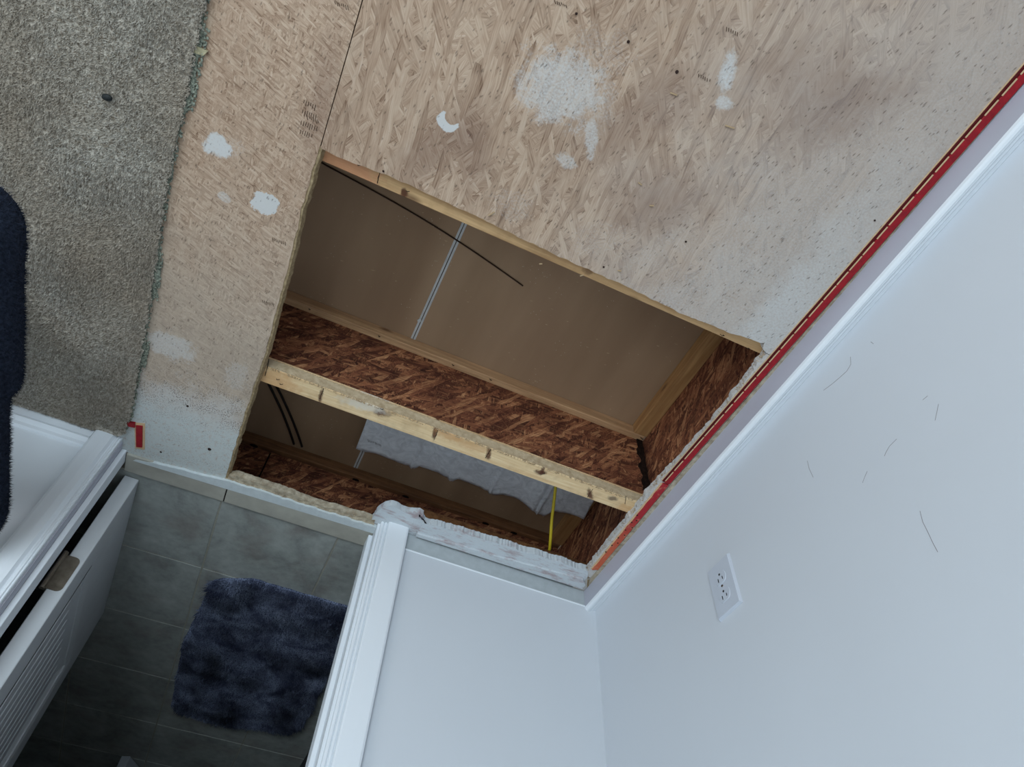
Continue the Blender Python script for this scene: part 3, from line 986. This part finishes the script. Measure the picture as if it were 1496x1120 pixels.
# padding peeking out from under the carpet
pad = tag(empty('carpet_padding'), 'crumbly green foam padding showing in a thin line along the carpet edge', 'padding')
def gapw(y_):
    g_ = 0.0
    for c_, w_, a_ in ((0.865, 0.05, 0.007), (0.93, 0.03, 0.006), (0.48, 0.05, 0.010), (0.28, 0.04, 0.007), (0.70, 0.02, 0.003)):
        g_ = max(g_, a_ * math.exp(-((y_ - c_) / w_) ** 2))
    return g_
pp = [(edge_x(y_) - 0.003 + gapw(y_) * 1.1 + rnd.uniform(0, 0.002), y_) for y_ in ys[:-2]]
obj('foam_sheet', prism([(-1.222, 0.03)] + pp + [(-1.222, pp[-1][1])], 0.0005, 0.0032), M['pad'], pad)
V, F = [], []
for i in range(1500):
    y_ = rnd.uniform(0.04, 1.02)
    dens = noise.noise(Vector((9, y_ * 9, 2)))
    gap = gapw(y_) > 0.003
    if not gap and rnd.random() > 0.25: continue
    x_ = edge_x(y_) + rnd.uniform(-0.002, 0.010 if gap else 0.003)
    s_ = rnd.uniform(0.001, 0.003)
    k = len(V)
    rot_ = rnd.random() * 6.28
    for q in range(4):
        V.append((x_ + math.cos(rot_ + q * 1.57) * s_, y_ + math.sin(rot_ + q * 1.57) * s_ * 1.3, 0.001))
    V.append((x_ + rnd.uniform(-.001, .001), y_, 0.002 + s_ * 1.6))
    F += [(k + q, k + (q + 1) % 4, k + 4) for q in range(4)]
o_ = np_mesh('foam_crumbs', np.array(V), np.array(F), M['pad'], pad)
o_['kind'] = 'stuff'
p = at(289, 72)
obj('cream_patch', prism(jag((p.x - 0.004, p.y - 0.006), (p.x + 0.014, p.y - 0.004), 0.003, 0.001) + [(p.x + 0.016, p.y + 0.005), (p.x - 0.004, p.y + 0.006)], 0.0005, 0.005), M['pad2'], pad)

# black bit on the carpet
bm = bmesh.new()
bmesh.ops.create_uvsphere(bm, u_segments=12, v_segments=8, radius=1)
for w_ in bm.verts:
    w_.co = Vector((w_.co.x * 0.0085, w_.co.y * 0.0058, w_.co.z * 0.004)) * (1 + 0.12 * noise.noise(w_.co * 3))
o_ = obj('black_lump', bm, M['black_plastic'], None, True)
p = at(157, 142, 0.014)
o_.location = (p.x, p.y, 0.0155)
o_.rotation_euler = (0, 0, 0.25)
tag(o_, 'small black oval bit lying on the beige carpet', 'debris')

# ============================================================ TACK STRIPS
ts = tag(empty('tack_strip', (-0.0475, 0.445, 0.0), -math.atan(0.0146)), 'long narrow red tack strip running along the right wall on the subfloor', 'tack strip')
obj('board', B(-0.0142, 0.0, 0.0, 2.75, -0.0008, 0.0046, bev=0.0006), M['red'], ts)
obj('dark_edge', B(-0.0195, -0.0145, 0.0, 2.75, -0.0008, 0.0030, bev=0.0005), M['dark_red'], ts)
y_ = 0.006
while y_ < 1.20:
    L = rnd.uniform(0.024, 0.040)
    obj('pale_dash', B(-0.0158, -0.0136, y_, y_ + L, 0.0040, 0.0051), M['cream'], ts)
    y_ += L + rnd.uniform(0.002, 0.007)
obj('pale_edge', B(-0.0213, -0.0197, 0.0, 2.75, -0.0008, 0.0012), M['cream'], ts)
ts2 = tag(empty('tack_strip'), 'short orange-red tack strip with tack holes beside the lower right end of the opening', 'tack strip')
bm = prism(path_jag([(-0.0565, 0.092), (-0.0585, 0.25), (-0.0615, 0.440)], 0.012, 0.0012) + [(-0.0615, 0.440), (-0.0475, 0.442), (-0.0450, 0.25), (-0.0435, 0.10)], -0.0008, 0.004)
obj('board', bm, M['orange_red'], ts2)
obj('pale_border', prism([(-0.0600, 0.090), (-0.0625, 0.25), (-0.0650, 0.438), (-0.0455, 0.438), (-0.0430, 0.25), (-0.0415, 0.095)], -0.0008, 0.0010), M['cream'], ts2)
for i, (u_, v_) in enumerate([(931, 752.5), (930, 760), (923, 763), (923.5, 770.5), (914, 774), (912.5, 781.5), (903.5, 785.5), (902.5, 793), (894, 796.5), (885, 806)]):
    p = at(u_, v_, 0.004)
    bm = bmesh.new()
    bmesh.ops.create_cone(bm, cap_ends=True, segments=8, radius1=0.0022, radius2=0.0016, depth=0.0012, matrix=Matrix.Translation((p.x, p.y, 0.0042)))
    obj('tack', bm, M['iron'], ts2)
ts3 = tag(empty('tack_strip'), 'small red tack strip piece on the whitened subfloor by the left door casing', 'tack strip')
q = [at(u, v_) for u, v_ in ((199.5, 620), (209, 621), (208.5, 652), (200, 651))]
obj('board', prism([(w_.x, w_.y) for w_ in q], -0.0004, 0.004), M['red'], ts3)
q = [at(u, v_) for u, v_ in ((196.5, 617), (212, 618), (211.5, 656), (198, 654))]
obj('pale_border', prism([(w_.x, w_.y) for w_ in q], -0.0004, 0.0015), M['cream'], ts3)
ts4 = tag(empty('tack_strip'), 'stub of red tack strip sticking out from under the carpet corner', 'tack strip')
q = [at(u, v_) for u, v_ in ((183, 614), (198.5, 616), (198, 623), (183, 620))]
obj('board', prism([(w_.x, w_.y) for w_ in q], 0.0, 0.0045), M['red'], ts4)

# ============================================================ WALLS
wr = tag(obj('wall_right', B(0.0, 0.1, 0.0, 3.35, -0.019, 2.42), M['white_wall']), 'white painted wall on the right with an outlet low down', kind='structure')
wf = tag(empty('wall_front'), 'short white wall between the doorway and the corner', kind='structure')
obj('wall_core', B(-0.605, 0.1, -0.10, -0.0016, -0.019, 2.42), M['band'], wf)
obj('painted_face', B(-0.605, 0.0, -0.0016, 0.0004, 0.047, 2.42), M['white_wall'], wf)
obj('bare_band', B(-0.605, 0.0, -0.0016, -0.0004, 0.0, 0.047), M['band'], wf)
obj('paint_ridge', extrude_profile([(0.0003, 0.0455), (0.0022, 0.0463), (0.0018, 0.0485), (0.0003, 0.0495)], 'x', -0.535, -0.002), M['trim'], wf)
obj('wall_core', B(-3.25, -1.232, -0.10, 0.0, -0.019, 2.42), M['trim'], wf)  # left piece of the wall in brighter white, stronger light painted in
obj('wall_core', B(-1.232, -0.605, -0.10, 0.0, 2.06, 2.42), M['white_wall'], wf)
# wall with the window on the left, window wall behind the camera
wl = tag(empty('wall_left'), 'white wall at the far left with a window', kind='structure')
for (y0, y1, z0, z1) in ((-2.6, 1.4, -0.019, 2.42), (3.0, 3.35, -0.019, 2.42), (1.4, 3.0, -0.019, 0.8), (1.4, 3.0, 2.1, 2.42)):
    obj('wall_core', B(-3.2, -3.15, y0, y1, z0, z1), M['white_wall'], wl)
win = tag(empty('window_1'), 'plain window in the left wall', kind='structure')
for (y0, y1, z0, z1) in ((1.4, 1.45, 0.8, 2.1), (2.95, 3.0, 0.8, 2.1), (1.45, 2.95, 0.8, 0.85), (1.45, 2.95, 2.05, 2.1)):
    obj('window_frame', B(-3.19, -3.13, y0, y1, z0, z1, bev=0.003), M['trim'], win)
wb = tag(empty('wall_back'), 'white wall behind the viewpoint with a window', kind='structure')
for (x0, x1, z0, z1) in ((-3.2, -2.5, -0.019, 2.42), (-1.3, 0.1, -0.019, 2.42), (-2.5, -1.3, -0.019, 0.9), (-2.5, -1.3, 2.1, 2.42)):
    obj('wall_core', B(x0, x1, 3.25, 3.3, z0, z1), M['white_wall'], wb)
tag(obj('ceiling', B(-3.25, 0.1, -0.1, 3.35, 2.42, 2.5), M['ceiling_white']), 'white room ceiling', kind='structure')

def px_x(u, v_, xw):
    d_ = ray(u, v_)
    return Vector(CC) + d_ * ((xw - CC[0]) / d_.x)
for pts_ in ([(1242.5, 521), (1243, 532), (1237, 542), (1227, 551), (1214, 562), (1203, 570)], [(1310, 641), (1299, 652), (1294, 661), (1292, 666)], [(1267, 688), (1263, 697), (1260, 705)],
             [(1179.5, 673), (1182, 684), (1188, 697)], [(1344, 746), (1348, 762), (1355, 776), (1363, 793), (1370, 806)], [(1371, 590), (1368, 605), (1366, 614)], [(1355, 578), (1348, 584)], [(1272, 499), (1276, 502)]):
    bm = bmesh.new()
    tube(bm, [px_x(u_, v_, -0.0003) for u_, v_ in pts_], 0.00035, 4)
    obj('scuff_mark', bm, M['scuff'], wr)

# baseboard on the right wall
prof = [(0.0, 0.004), (-0.0315, 0.004), (-0.0310, 0.050), (-0.0290, 0.0565), (-0.0262, 0.0590), (-0.0225, 0.0598), (-0.0180, 0.0585), (-0.0100, 0.0548), (-0.004, 0.0530), (0.0, 0.0525)]
bb = tag(empty('baseboard_right'), 'white moulded baseboard along the right wall', kind='structure')
obj('face', extrude_profile([(-0.001, 0.0005), (-0.0315, 0.0005), (-0.0311, 0.050), (-0.001, 0.050)], 'y', 0.0, 3.25), M['baseboard'], bb)
obj('moulding', extrude_profile([(-0.0005, 0.050), (-0.0312, 0.050), (-0.0300, 0.0552), (-0.0272, 0.0585), (-0.0235, 0.0598), (-0.0185, 0.0588), (-0.0150, 0.0560), (-0.0110, 0.0560), (-0.0080, 0.0535), (-0.0005, 0.0525)], 'y', 0.0, 3.25), M['trim'], bb)
# dusty gap strip between tack strip and baseboard
o_ = obj('dusty_gap', prism(path_jag([(-0.041, 0.05), (-0.044, 0.4), (-0.0385, 0.8), (-0.034, 1.2), (-0.033, 3.2)], 0.01, 0.0010) + [(-0.0280, 3.2), (-0.0280, 1.2), (-0.0295, 0.8), (-0.0312, 0.02)], -0.0008, 0.0012), M['dust'])
tag(o_, 'line of grey dust between the red strip and the baseboard', kind='structure')
# baseboard on the left bit of the front wall
bl_ = tag(empty('baseboard_front'), 'white moulded baseboard left of the door casing above the carpet', kind='structure')
obj('face', extrude_profile([(0.0, 0.0), (0.013, 0.0), (0.013, 0.026), (0.0, 0.026)], 'x', -3.15, -1.285), M['trim'], bl_)
obj('moulding', extrude_profile([(0.0, 0.0265), (0.0125, 0.0265), (0.0135, 0.031), (0.0105, 0.036), (0.0075, 0.040), (0.0065, 0.047), (0.003, 0.050), (0.0, 0.051)], 'x', -3.15, -1.285), M['trim'], bl_)

# casing right of the doorway
pc = [(-0.606, 0.0), (-0.606, 0.010), (-0.6035, 0.0115), (-0.6000, 0.0115), (-0.5990, 0.0085), (-0.5975, 0.0085), (-0.5965, 0.0125), (-0.5925, 0.0130), (-0.5915, 0.0105), (-0.5900, 0.0105), (-0.5885, 0.0185), (-0.585, 0.0200), (-0.560, 0.0206),
      (-0.5405, 0.0205), (-0.5365, 0.0185), (-0.5350, 0.0150), (-0.5350, 0.0)]
c1 = tag(empty('trim_1'), 'white moulded door casing on the right of the bathroom doorway', kind='structure')
obj('casing', extrude_profile([(x_, y_ + 0.0005) for x_, y_ in pc], 'z', -0.020, 2.10), M['trim'], c1)
obj('jamb', B(-0.612, -0.605, -0.105, 0.0005, -0.012, 2.04), M['trim'], c1)
obj('door_stop', B(-0.622, -0.612, -0.072, -0.034, 0.01, 2.03, bev=0.001), M['trim'], c1)
# casing, jamb and stop left of the doorway
c2 = tag(empty('trim_2'), 'white moulded door casing on the left of the bathroom doorway', kind='structure')
pc2 = [(-1.8325 - x_, y_) for x_, y_ in pc]
pc2 = [(-1.2835, 0.0), (-1.2835, 0.015), (-1.2815, 0.0185), (-1.277, 0.0205), (-1.258, 0.0212), (-1.245, 0.0200), (-1.2405, 0.0125), (-1.2375, 0.0115), (-1.2360, 0.0145), (-1.2330, 0.0145), (-1.2315, 0.0115), (-1.2290, 0.0120), (-1.2275, 0.0100), (-1.2275, 0.0)]
obj('casing', extrude_profile([(x_, y_ + 0.0005) for x_, y_ in pc2], 'z', 0.0, 2.10), M['trim'], c2)
obj('jamb', B(-1.2325, -1.2250, -0.098, 0.0005, 0.0, 2.04), M['baseboard'], c2)  # jamb face turned from the window, its shade painted by the darker white
obj('door_stop', B(-1.2250, -1.2135, -0.062, -0.022, 0.0, 2.03, bev=0.0012), M['trim'], c2)
c3 = tag(empty('trim_3'), 'white door casing over the bathroom doorway', kind='structure')
obj('casing', B(-1.2835, -0.535, 0.0005, 0.02, 2.04, 2.10, bev=0.003), M['trim'], c3)
obj('jamb', B(-1.2325, -0.605, -0.10, 0.0, 2.04, 2.06), M['trim'], c3)

# ============================================================ BATHROOM
bf = tag(empty('floor'), 'grey tiled bathroom floor beyond the doorway', kind='structure')
obj('grout_bed', B(-2.0, 0.1, -2.45, -0.089, -0.019, -0.0012), M['grout'], bf)
tx = [-2.0, -1.871, -1.575, -1.279, -0.983, -0.687, -0.391, -0.095, 0.1]
ty = [-0.0915, -0.382, -0.695, -1.008, -1.330, -1.640, -1.950, -2.260, -2.45]
g = 0.0022
for i in range(len(tx) - 1):
    for j in range(len(ty) - 1):
        dz = rnd.uniform(-0.0004, 0.0003)
        bm = B(tx[i] + g, tx[i + 1] - g, ty[j + 1] + g, ty[j] - g, -0.0015, 0.0 + dz, bev=0.0012)
        obj('floor_tile', bm, M['tile'], bf)
th = tag(empty('trim_4'), 'cream threshold tiles with white caulk at the bathroom doorway', kind='structure')
for (x0, x1) in ((-1.212, -0.9790), (-0.9765, -0.6125)):
    obj('threshold_tile', B(x0, x1, -0.0885, -0.0300, -0.012, 0.006, bev=0.0022, seg=2), M['threshold'], th)
obj('joint', B(-0.9792, -0.9763, -0.0880, -0.0370, -0.012, 0.004), M['blackish'], th)
ck = [(-1.19, -0.038), (-1.12, -0.026), (-1.05, -0.020), (-0.985, -0.011), (-0.9, -0.008), (-0.8, -0.010), (-0.7, -0.009), (-0.615, -0.006)]
obj('caulk_line', prism([(-0.6125, -0.030), (-1.195, -0.044)] + path_jag(ck, 0.006, 0.0022) + [(-0.6125, -0.006)], -0.004, 0.0068), M['caulk'], th)
sc_ = [(-0.99, -0.009), (-0.9, -0.005), (-0.8, -0.006), (-0.7, -0.004), (-0.62, -0.002)]
obj('mortar_smear', prism([(-0.62, -0.026), (-0.99, -0.026)] + path_jag(sc_, 0.005, 0.0035) + [(-0.62, -0.002)], -0.004, 0.0008), M['dust'], th)
for (x0, x1, y0, y1) in ((-2.05, -2.0, -2.5, -0.1), (0.1, 0.15, -2.5, 0.0), (-2.05, 0.15, -2.5, -2.45)):
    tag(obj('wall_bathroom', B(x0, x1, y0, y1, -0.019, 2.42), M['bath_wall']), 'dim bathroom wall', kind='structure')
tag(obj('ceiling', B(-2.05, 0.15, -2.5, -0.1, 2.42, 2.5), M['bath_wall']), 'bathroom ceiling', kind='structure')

# bath rug
rug = tag(empty('bath_rug'), 'dark navy shaggy bath rug on the grey bathroom tiles', 'rug')
rc = [(-0.925, -0.400), (-0.85, -0.362), (-0.56, -0.360), (-0.540, -0.385), (-0.535, -0.70), (-0.530, -1.10), (-0.56, -1.145), (-0.80, -1.205), (-0.93, -1.185), (-0.955, -1.14), (-0.975, -0.75), (-0.945, -0.42)]
def inpoly(X_, Y_, P_):
    ins = np.zeros(len(X_), bool)
    for (x0, y0), (x1, y1) in zip(P_, P_[1:] + P_[:1]):
        c_ = ((y0 > Y_) != (y1 > Y_)) & (X_ < (x1 - x0) * (Y_ - y0) / (y1 - y0 + 1e-12) + x0)
        ins ^= c_
    return ins
obj('backing', prism(path_jag(rc + rc[:1], 0.02, 0.002), 0.0005, 0.007), M['rug'], rug)
n_ = 60000
X = RNG.uniform(-0.99, -0.48, n_ * 2); Y = RNG.uniform(-1.22, -0.34, n_ * 2)
ok = inpoly(X, Y, rc)
X, Y = X[ok][:n_], Y[ok][:n_]
k = len(X)
gx = np.array([noise.noise(Vector((x_ * 11, y_ * 11, 5))) for x_, y_ in zip(X, Y)])
gy = np.array([noise.noise(Vector((x_ * 11, y_ * 11, 15))) for x_, y_ in zip(X, Y)])
lean = np.stack([gx * 0.022 + RNG.normal(0, 0.006, k), gy * 0.022 + RNG.normal(0, 0.006, k)], 1)
V, F = tufts(np.stack([X, Y, np.full(k, 0.006)], 1), RNG.uniform(0.010, 0.022, k), RNG.uniform(0.0012, 0.0024, k), lean)
np_mesh('pile', V, F, M['rug'], rug)['kind'] = 'stuff'

# dark cabinet right of the rug
cb = tag(empty('bathroom_cabinet'), 'black cabinet with two small chrome glints beside the navy rug', 'cabinet')
obj('body', B(-0.462, -0.02, -2.2, -0.62, 0.0005, 0.80, bev=0.003), M['cabinet_dark'], cb)
obj('door', B(-0.468, -0.462, -1.40, -1.075, 0.05, 0.76, bev=0.002), M['cabinet_dark'], cb)
obj('door', B(-0.468, -0.462, -1.068, -0.66, 0.05, 0.76, bev=0.002), M['cabinet_dark'], cb)
for (y_, z_) in ((-1.030, 0.086), (-1.105, 0.100)):  # chrome balls added low on the front to give two glints
    bm = bmesh.new()
    bmesh.ops.create_uvsphere(bm, u_segments=12, v_segments=8, radius=0.0075, matrix=Matrix.Translation((-0.477, y_, z_)))
    obj('glint_ball', bm, M['chrome'], cb, True)
# white narrow panel
wp = empty('white_panel', (-1.069, -1.6375, 0.002), math.radians(29))
tag(wp, 'white narrow panel end standing on the dark bathroom floor', 'panel')
obj('board', B(0.0, 0.034, -0.22, 0.0, 0.0, 0.42, bev=0.002), M['white_plastic'], wp)
obj('top_cap', B(-0.002, 0.036, -0.222, 0.002, 0.4205, 0.43, bev=0.002), M['white_plastic'], wp)

# ------------------------------------------------------------ the open door
dr = empty('door_1', (-1.209, -0.107, 0.0), -0.0505)
tag(dr, 'white bathroom door with beaded panel standing open against the dark', kind='structure')
DT, DW, DH = 0.033, 0.613, 2.02
SB, ST = 0.085, 0.10      # stile width
def dbox(x0, x1, s0, s1, z0, z1, bev=0.0015):
    return B(x0, x1, -s1, -s0, z0, z1, bev=bev)
obj('stile', dbox(0, DT, 0, SB, 0.002, DH), M['door_paint'], dr)
obj('stile', dbox(0, DT, DW - SB, DW, 0.002, DH), M['door_paint'], dr)
obj('rail', dbox(0, DT, SB, DW - SB, 0.002, 0.195, 0.0), M['door_paint'], dr)
obj('rail', dbox(0, DT, SB, DW - SB, DH - 0.11, DH, 0.0), M['door_paint'], dr)
# sloping moulding frame
pi = 0.026
def frame_pair(depth0, depth1):
    bm = bmesh.new()
    o = [(SB, 0.195), (DW - SB, 0.195), (DW - SB, DH - 0.11), (SB, DH - 0.11)]
    i_ = [(SB + pi, 0.195 + pi * 2.0), (DW - SB - pi, 0.195 + pi * 2.0), (DW - SB - pi, DH - 0.11 - pi), (SB + pi, DH - 0.11 - pi)]
    m_ = [tuple(a_ * 0.55 + b_ * 0.45 for a_, b_ in zip(p_, q_)) for p_, q_ in zip(o, i_)]
    def ringv(r_, x_): return [bm.verts.new((x_, -a_, b_)) for a_, b_ in r_]
    R1, R2, R3, R4 = ringv(o, depth0), ringv(m_, depth0 - 0.003), ringv(m_, depth0 - 0.006), ringv(i_, depth1)
    for A_, B_ in ((R1, R2), (R2, R3), (R3, R4)):
        for q in range(4):
            bm.faces.new((A_[q], A_[(q + 1) % 4], B_[(q + 1) % 4], B_[q]))
    return bm
obj('panel_moulding', frame_pair(DT + 0.001, DT - 0.011), M['door_paint'], dr)
# beaded boards
s0, s1 = SB + pi - 0.002, DW - SB - pi + 0.002
nb = 9
w_ = (s1 - s0) / nb
for q in range(nb):
    obj('beaded_board', dbox(0.006, DT - 0.010, s0 + q * w_ + 0.0022, s0 + (q + 1) * w_ - 0.0022, 0.22, DH - 0.12, 0.0042), M['door_paint'], dr)
obj('panel_back', dbox(0.004, 0.0058, SB, DW - SB, 0.19, DH - 0.11, 0.0), M['door_paint'], dr)
# hinge
def rounded(w0, w1, z0, z1, r, n_=5):
    pts_ = []
    for (cx, cz, a0) in ((w1 - r, z1 - r, 0), (w0 + 0.001, z1, None), (w0 + 0.001, z0, None), (w1 - r, z0 + r, -90)):
        if a0 is None:
            pts_.append((cx - 0.001, cz)); continue
        for k_ in range(n_ + 1):
            a_ = math.radians(a0 + 90 * k_ / n_)
            pts_.append((cx + r * math.cos(a_), cz + r * math.sin(a_)))
    return pts_
for hz in (0.243, 1.70):
    h = empty('hinge', (0, 0, 0))
    h.parent = dr
    prof_ = rounded(-0.004, 0.026, hz, hz + 0.082, 0.011)
    bm = bmesh.new()
    vs = [bm.verts.new((x_, 0.0022, z_)) for x_, z_ in prof_]
    f_ = bm.faces.new(vs)
    r_ = bmesh.ops.extrude_face_region(bm, geom=[f_])
    for q in r_['geom']:
        if isinstance(q, bmesh.types.BMVert): q.co.y = -0.0002
    obj('hinge_leaf', bm, M['bronze'], h)
    bm = bmesh.new()
    bmesh.ops.create_cone(bm, cap_ends=True, segments=14, radius1=0.0052, radius2=0.0052, depth=0.090, matrix=Matrix.Translation((-0.0075, 0.004, hz + 0.041)))
    obj('hinge_barrel', bm, M['bronze'], h, False)

# ============================================================ OUTLET
ot = empty('wall_outlet', (0, 0.4895, 0.2995))
tag(ot, 'white duplex wall outlet low on the right wall', 'outlet')
def lbox(x0, x1, y0, y1, z0, z1, bev=0.0): return B(x0, x1, y0, y1, z0, z1, bev=bev)
bm = lbox(-0.0062, -0.0002, -0.0355, 0.0355, -0.0572, 0.0572)
for v_ in bm.verts:
    if v_.co.x < -0.005:
        v_.co.y *= 0.92; v_.co.z *= 0.95
obj('cover_plate', bm, M['outlet'], ot)
for zc in (0.0195, -0.0195):
    bm = bmesh.new()
    prof_ = []
    for k_ in range(24):
        a_ = 2 * math.pi * k_ / 24
        prof_.append((0.0168 * math.cos(a_), max(-0.0135, min(0.0135, 0.0168 * math.sin(a_)))))
    A_ = [bm.verts.new((-0.0062, p_[0], zc + p_[1])) for p_ in prof_]
    C_ = [bm.verts.new((-0.0074, p_[0] * .97, zc + p_[1] * .97)) for p_ in prof_]
    for k_ in range(24):
        bm.faces.new((A_[k_], A_[(k_ + 1) % 24], C_[(k_ + 1) % 24], C_[k_]))
    bm.faces.new(C_)
    soc = obj('socket', bm, M['outlet'], ot)
    obj('slot', lbox(-0.0078, -0.0072, -0.0075, -0.0055, zc + 0.000, zc + 0.008), M['slot'], soc)
    obj('slot', lbox(-0.0078, -0.0072, 0.0055, 0.0075, zc + 0.001, zc + 0.007), M['slot'], soc)
    bm = bmesh.new()
    bmesh.ops.create_cone(bm, cap_ends=True, segments=10, radius1=0.0024, radius2=0.0024, depth=0.0006, matrix=Matrix.Translation((-0.0075, 0, zc - 0.007)) @ Matrix.Rotation(math.pi / 2, 4, 'Y'))
    obj('slot', bm, M['slot'], soc)
bm = bmesh.new()
bmesh.ops.create_cone(bm, cap_ends=True, segments=12, radius1=0.0032, radius2=0.0026, depth=0.0014, matrix=Matrix.Translation((-0.0068, 0, 0)) @ Matrix.Rotation(-math.pi / 2, 4, 'Y'))
obj('screw', bm, M['chrome'], ot)

# ============================================================ NAVY FLEECE AT THE LEFT EDGE
fl = tag(empty('fleece_blanket'), 'dark navy fuzzy fleece blanket bulging in from the left edge above the carpet', 'blanket')
def tangent_x(u, v_, zc, r):
    """x of an axis running along y at height zc whose right silhouette passes the pixel ray"""
    d = ray(u, v_)
    L = math.hypot(d.x, d.z)
    nx_, nz_ = d.z / L, -d.x / L
    best = []
    for s in (1, -1):
        xa = CC[0] + (s * r - nz_ * (zc - CC[2])) / nx_
        t_ = ((xa - CC[0]) * d.x + (zc - CC[2]) * d.z) / L / L
        best.append((xa, CC[1] + d.y * t_))
    return min(best)
def roll(r, zc, xa, y0, y1, rend0, rend1, name):
    bm = bmesh.new()
    rings = []
    ny_ = 60
    for i in range(ny_ + 1):
        t_ = i / ny_
        y_ = y0 + (y1 - y0) * t_
        e0 = min(1, (y_ - y0) / rend0); e1 = min(1, (y1 - y_) / rend1)
        k_ = math.sqrt(max(0.0004, 1 - (1 - e0) ** 2)) * math.sqrt(max(0.0004, 1 - (1 - e1) ** 2))
        ring = []
        for q in range(44):
            a_ = 2 * math.pi * q / 44
            rr = r * (0.5 + 0.5 * k_) if False else r * k_
            nn = 1 + 0.035 * noise.noise(Vector((math.cos(a_) * 1.5, math.sin(a_) * 1.5, y_ * 9)))
            x_ = xa - r + r + math.cos(a_) * rr * nn
            z_ = zc + math.sin(a_) * rr * nn
            ring.append(bm.verts.new((x_, y_, z_)))
        rings.append(ring)
    for A_, B_ in zip(rings[:-1], rings[1:]):
        for q in range(44):
            bm.faces.new((A_[q], A_[(q + 1) % 44], B_[(q + 1) % 44], B_[q]))
    bm.faces.new(rings[0]); bm.faces.new(rings[-1][::-1])
    o_ = obj(name, bm, M['fleece'], fl, True)
    me = o_.data
    # short fuzz on it
    P_, Nn = [], []
    for p_ in me.polygons:
        if p_.normal.z > -0.6 and p_.area > 1e-7:
            P_.append([tuple(me.vertices[i_].co) for i_ in p_.vertices[:4]] if len(p_.vertices) == 4 else None)
            Nn.append(tuple(p_.normal))
    keep = [i_ for i_, q in enumerate(P_) if q]
    Q = np.array([P_[i_] for i_ in keep]); Nr = np.array([Nn[i_] for i_ in keep])
    idx = RNG.integers(0, len(Q), 16000)
    u_, w2 = RNG.random((2, 16000, 1))
    pts_ = (Q[idx, 0] * (1 - u_) + Q[idx, 1] * u_) * (1 - w2) + (Q[idx, 3] * (1 - u_) + Q[idx, 2] * u_) * w2
    nr = Nr[idx]
    tip = pts_ + nr * RNG.uniform(0.002, 0.006, (16000, 1)) + RNG.normal(0, 0.0018, (16000, 3))
    s_ = RNG.normal(0, 1, (16000, 3)); s_ /= np.linalg.norm(s_, axis=1, keepdims=True)
    Vv = np.stack([pts_ - s_ * 0.0006, pts_ + s_ * 0.0006, tip], 1).reshape(-1, 3)
    Ff = np.arange(len(Vv)).reshape(-1, 3)
    np_mesh('fuzz', Vv, Ff, M['fleece'], o_)['kind'] = 'stuff'
    return o_
R1 = 0.06; Z1 = 0.33
xa, _ = tangent_x(36, 450, Z1, R1)
ya = tangent_x(30, 312, Z1, R1)[1]; yb = tangent_x(36, 575, Z1, R1)[1]
yt = at(5, 293, 0.33).y; yl = at(20, 592, 0.34).y
roll(R1, Z1, xa, yl - 0.02, yt + 0.01, 0.05, 0.07, 'upper_fold')
R2 = 0.055; Z2 = 0.35
xb, _ = tangent_x(14, 670, Z2, R2)
roll(R2, Z2, xb, 0.035, yl + 0.12, 0.09, 0.05, 'lower_fold')
bm = bmesh.new()
box(bm, xa - 0.22, xa - 0.14, 0.14, 0.36, 0.019, 0.30, bev=0.02, seg=3)
box(bm, xa - 0.20, xa - 0.02, 0.14, 0.40, 0.285, 0.33, bev=0.015, seg=3)
obj('hanging_side', bm, M['fleece'], fl, True)
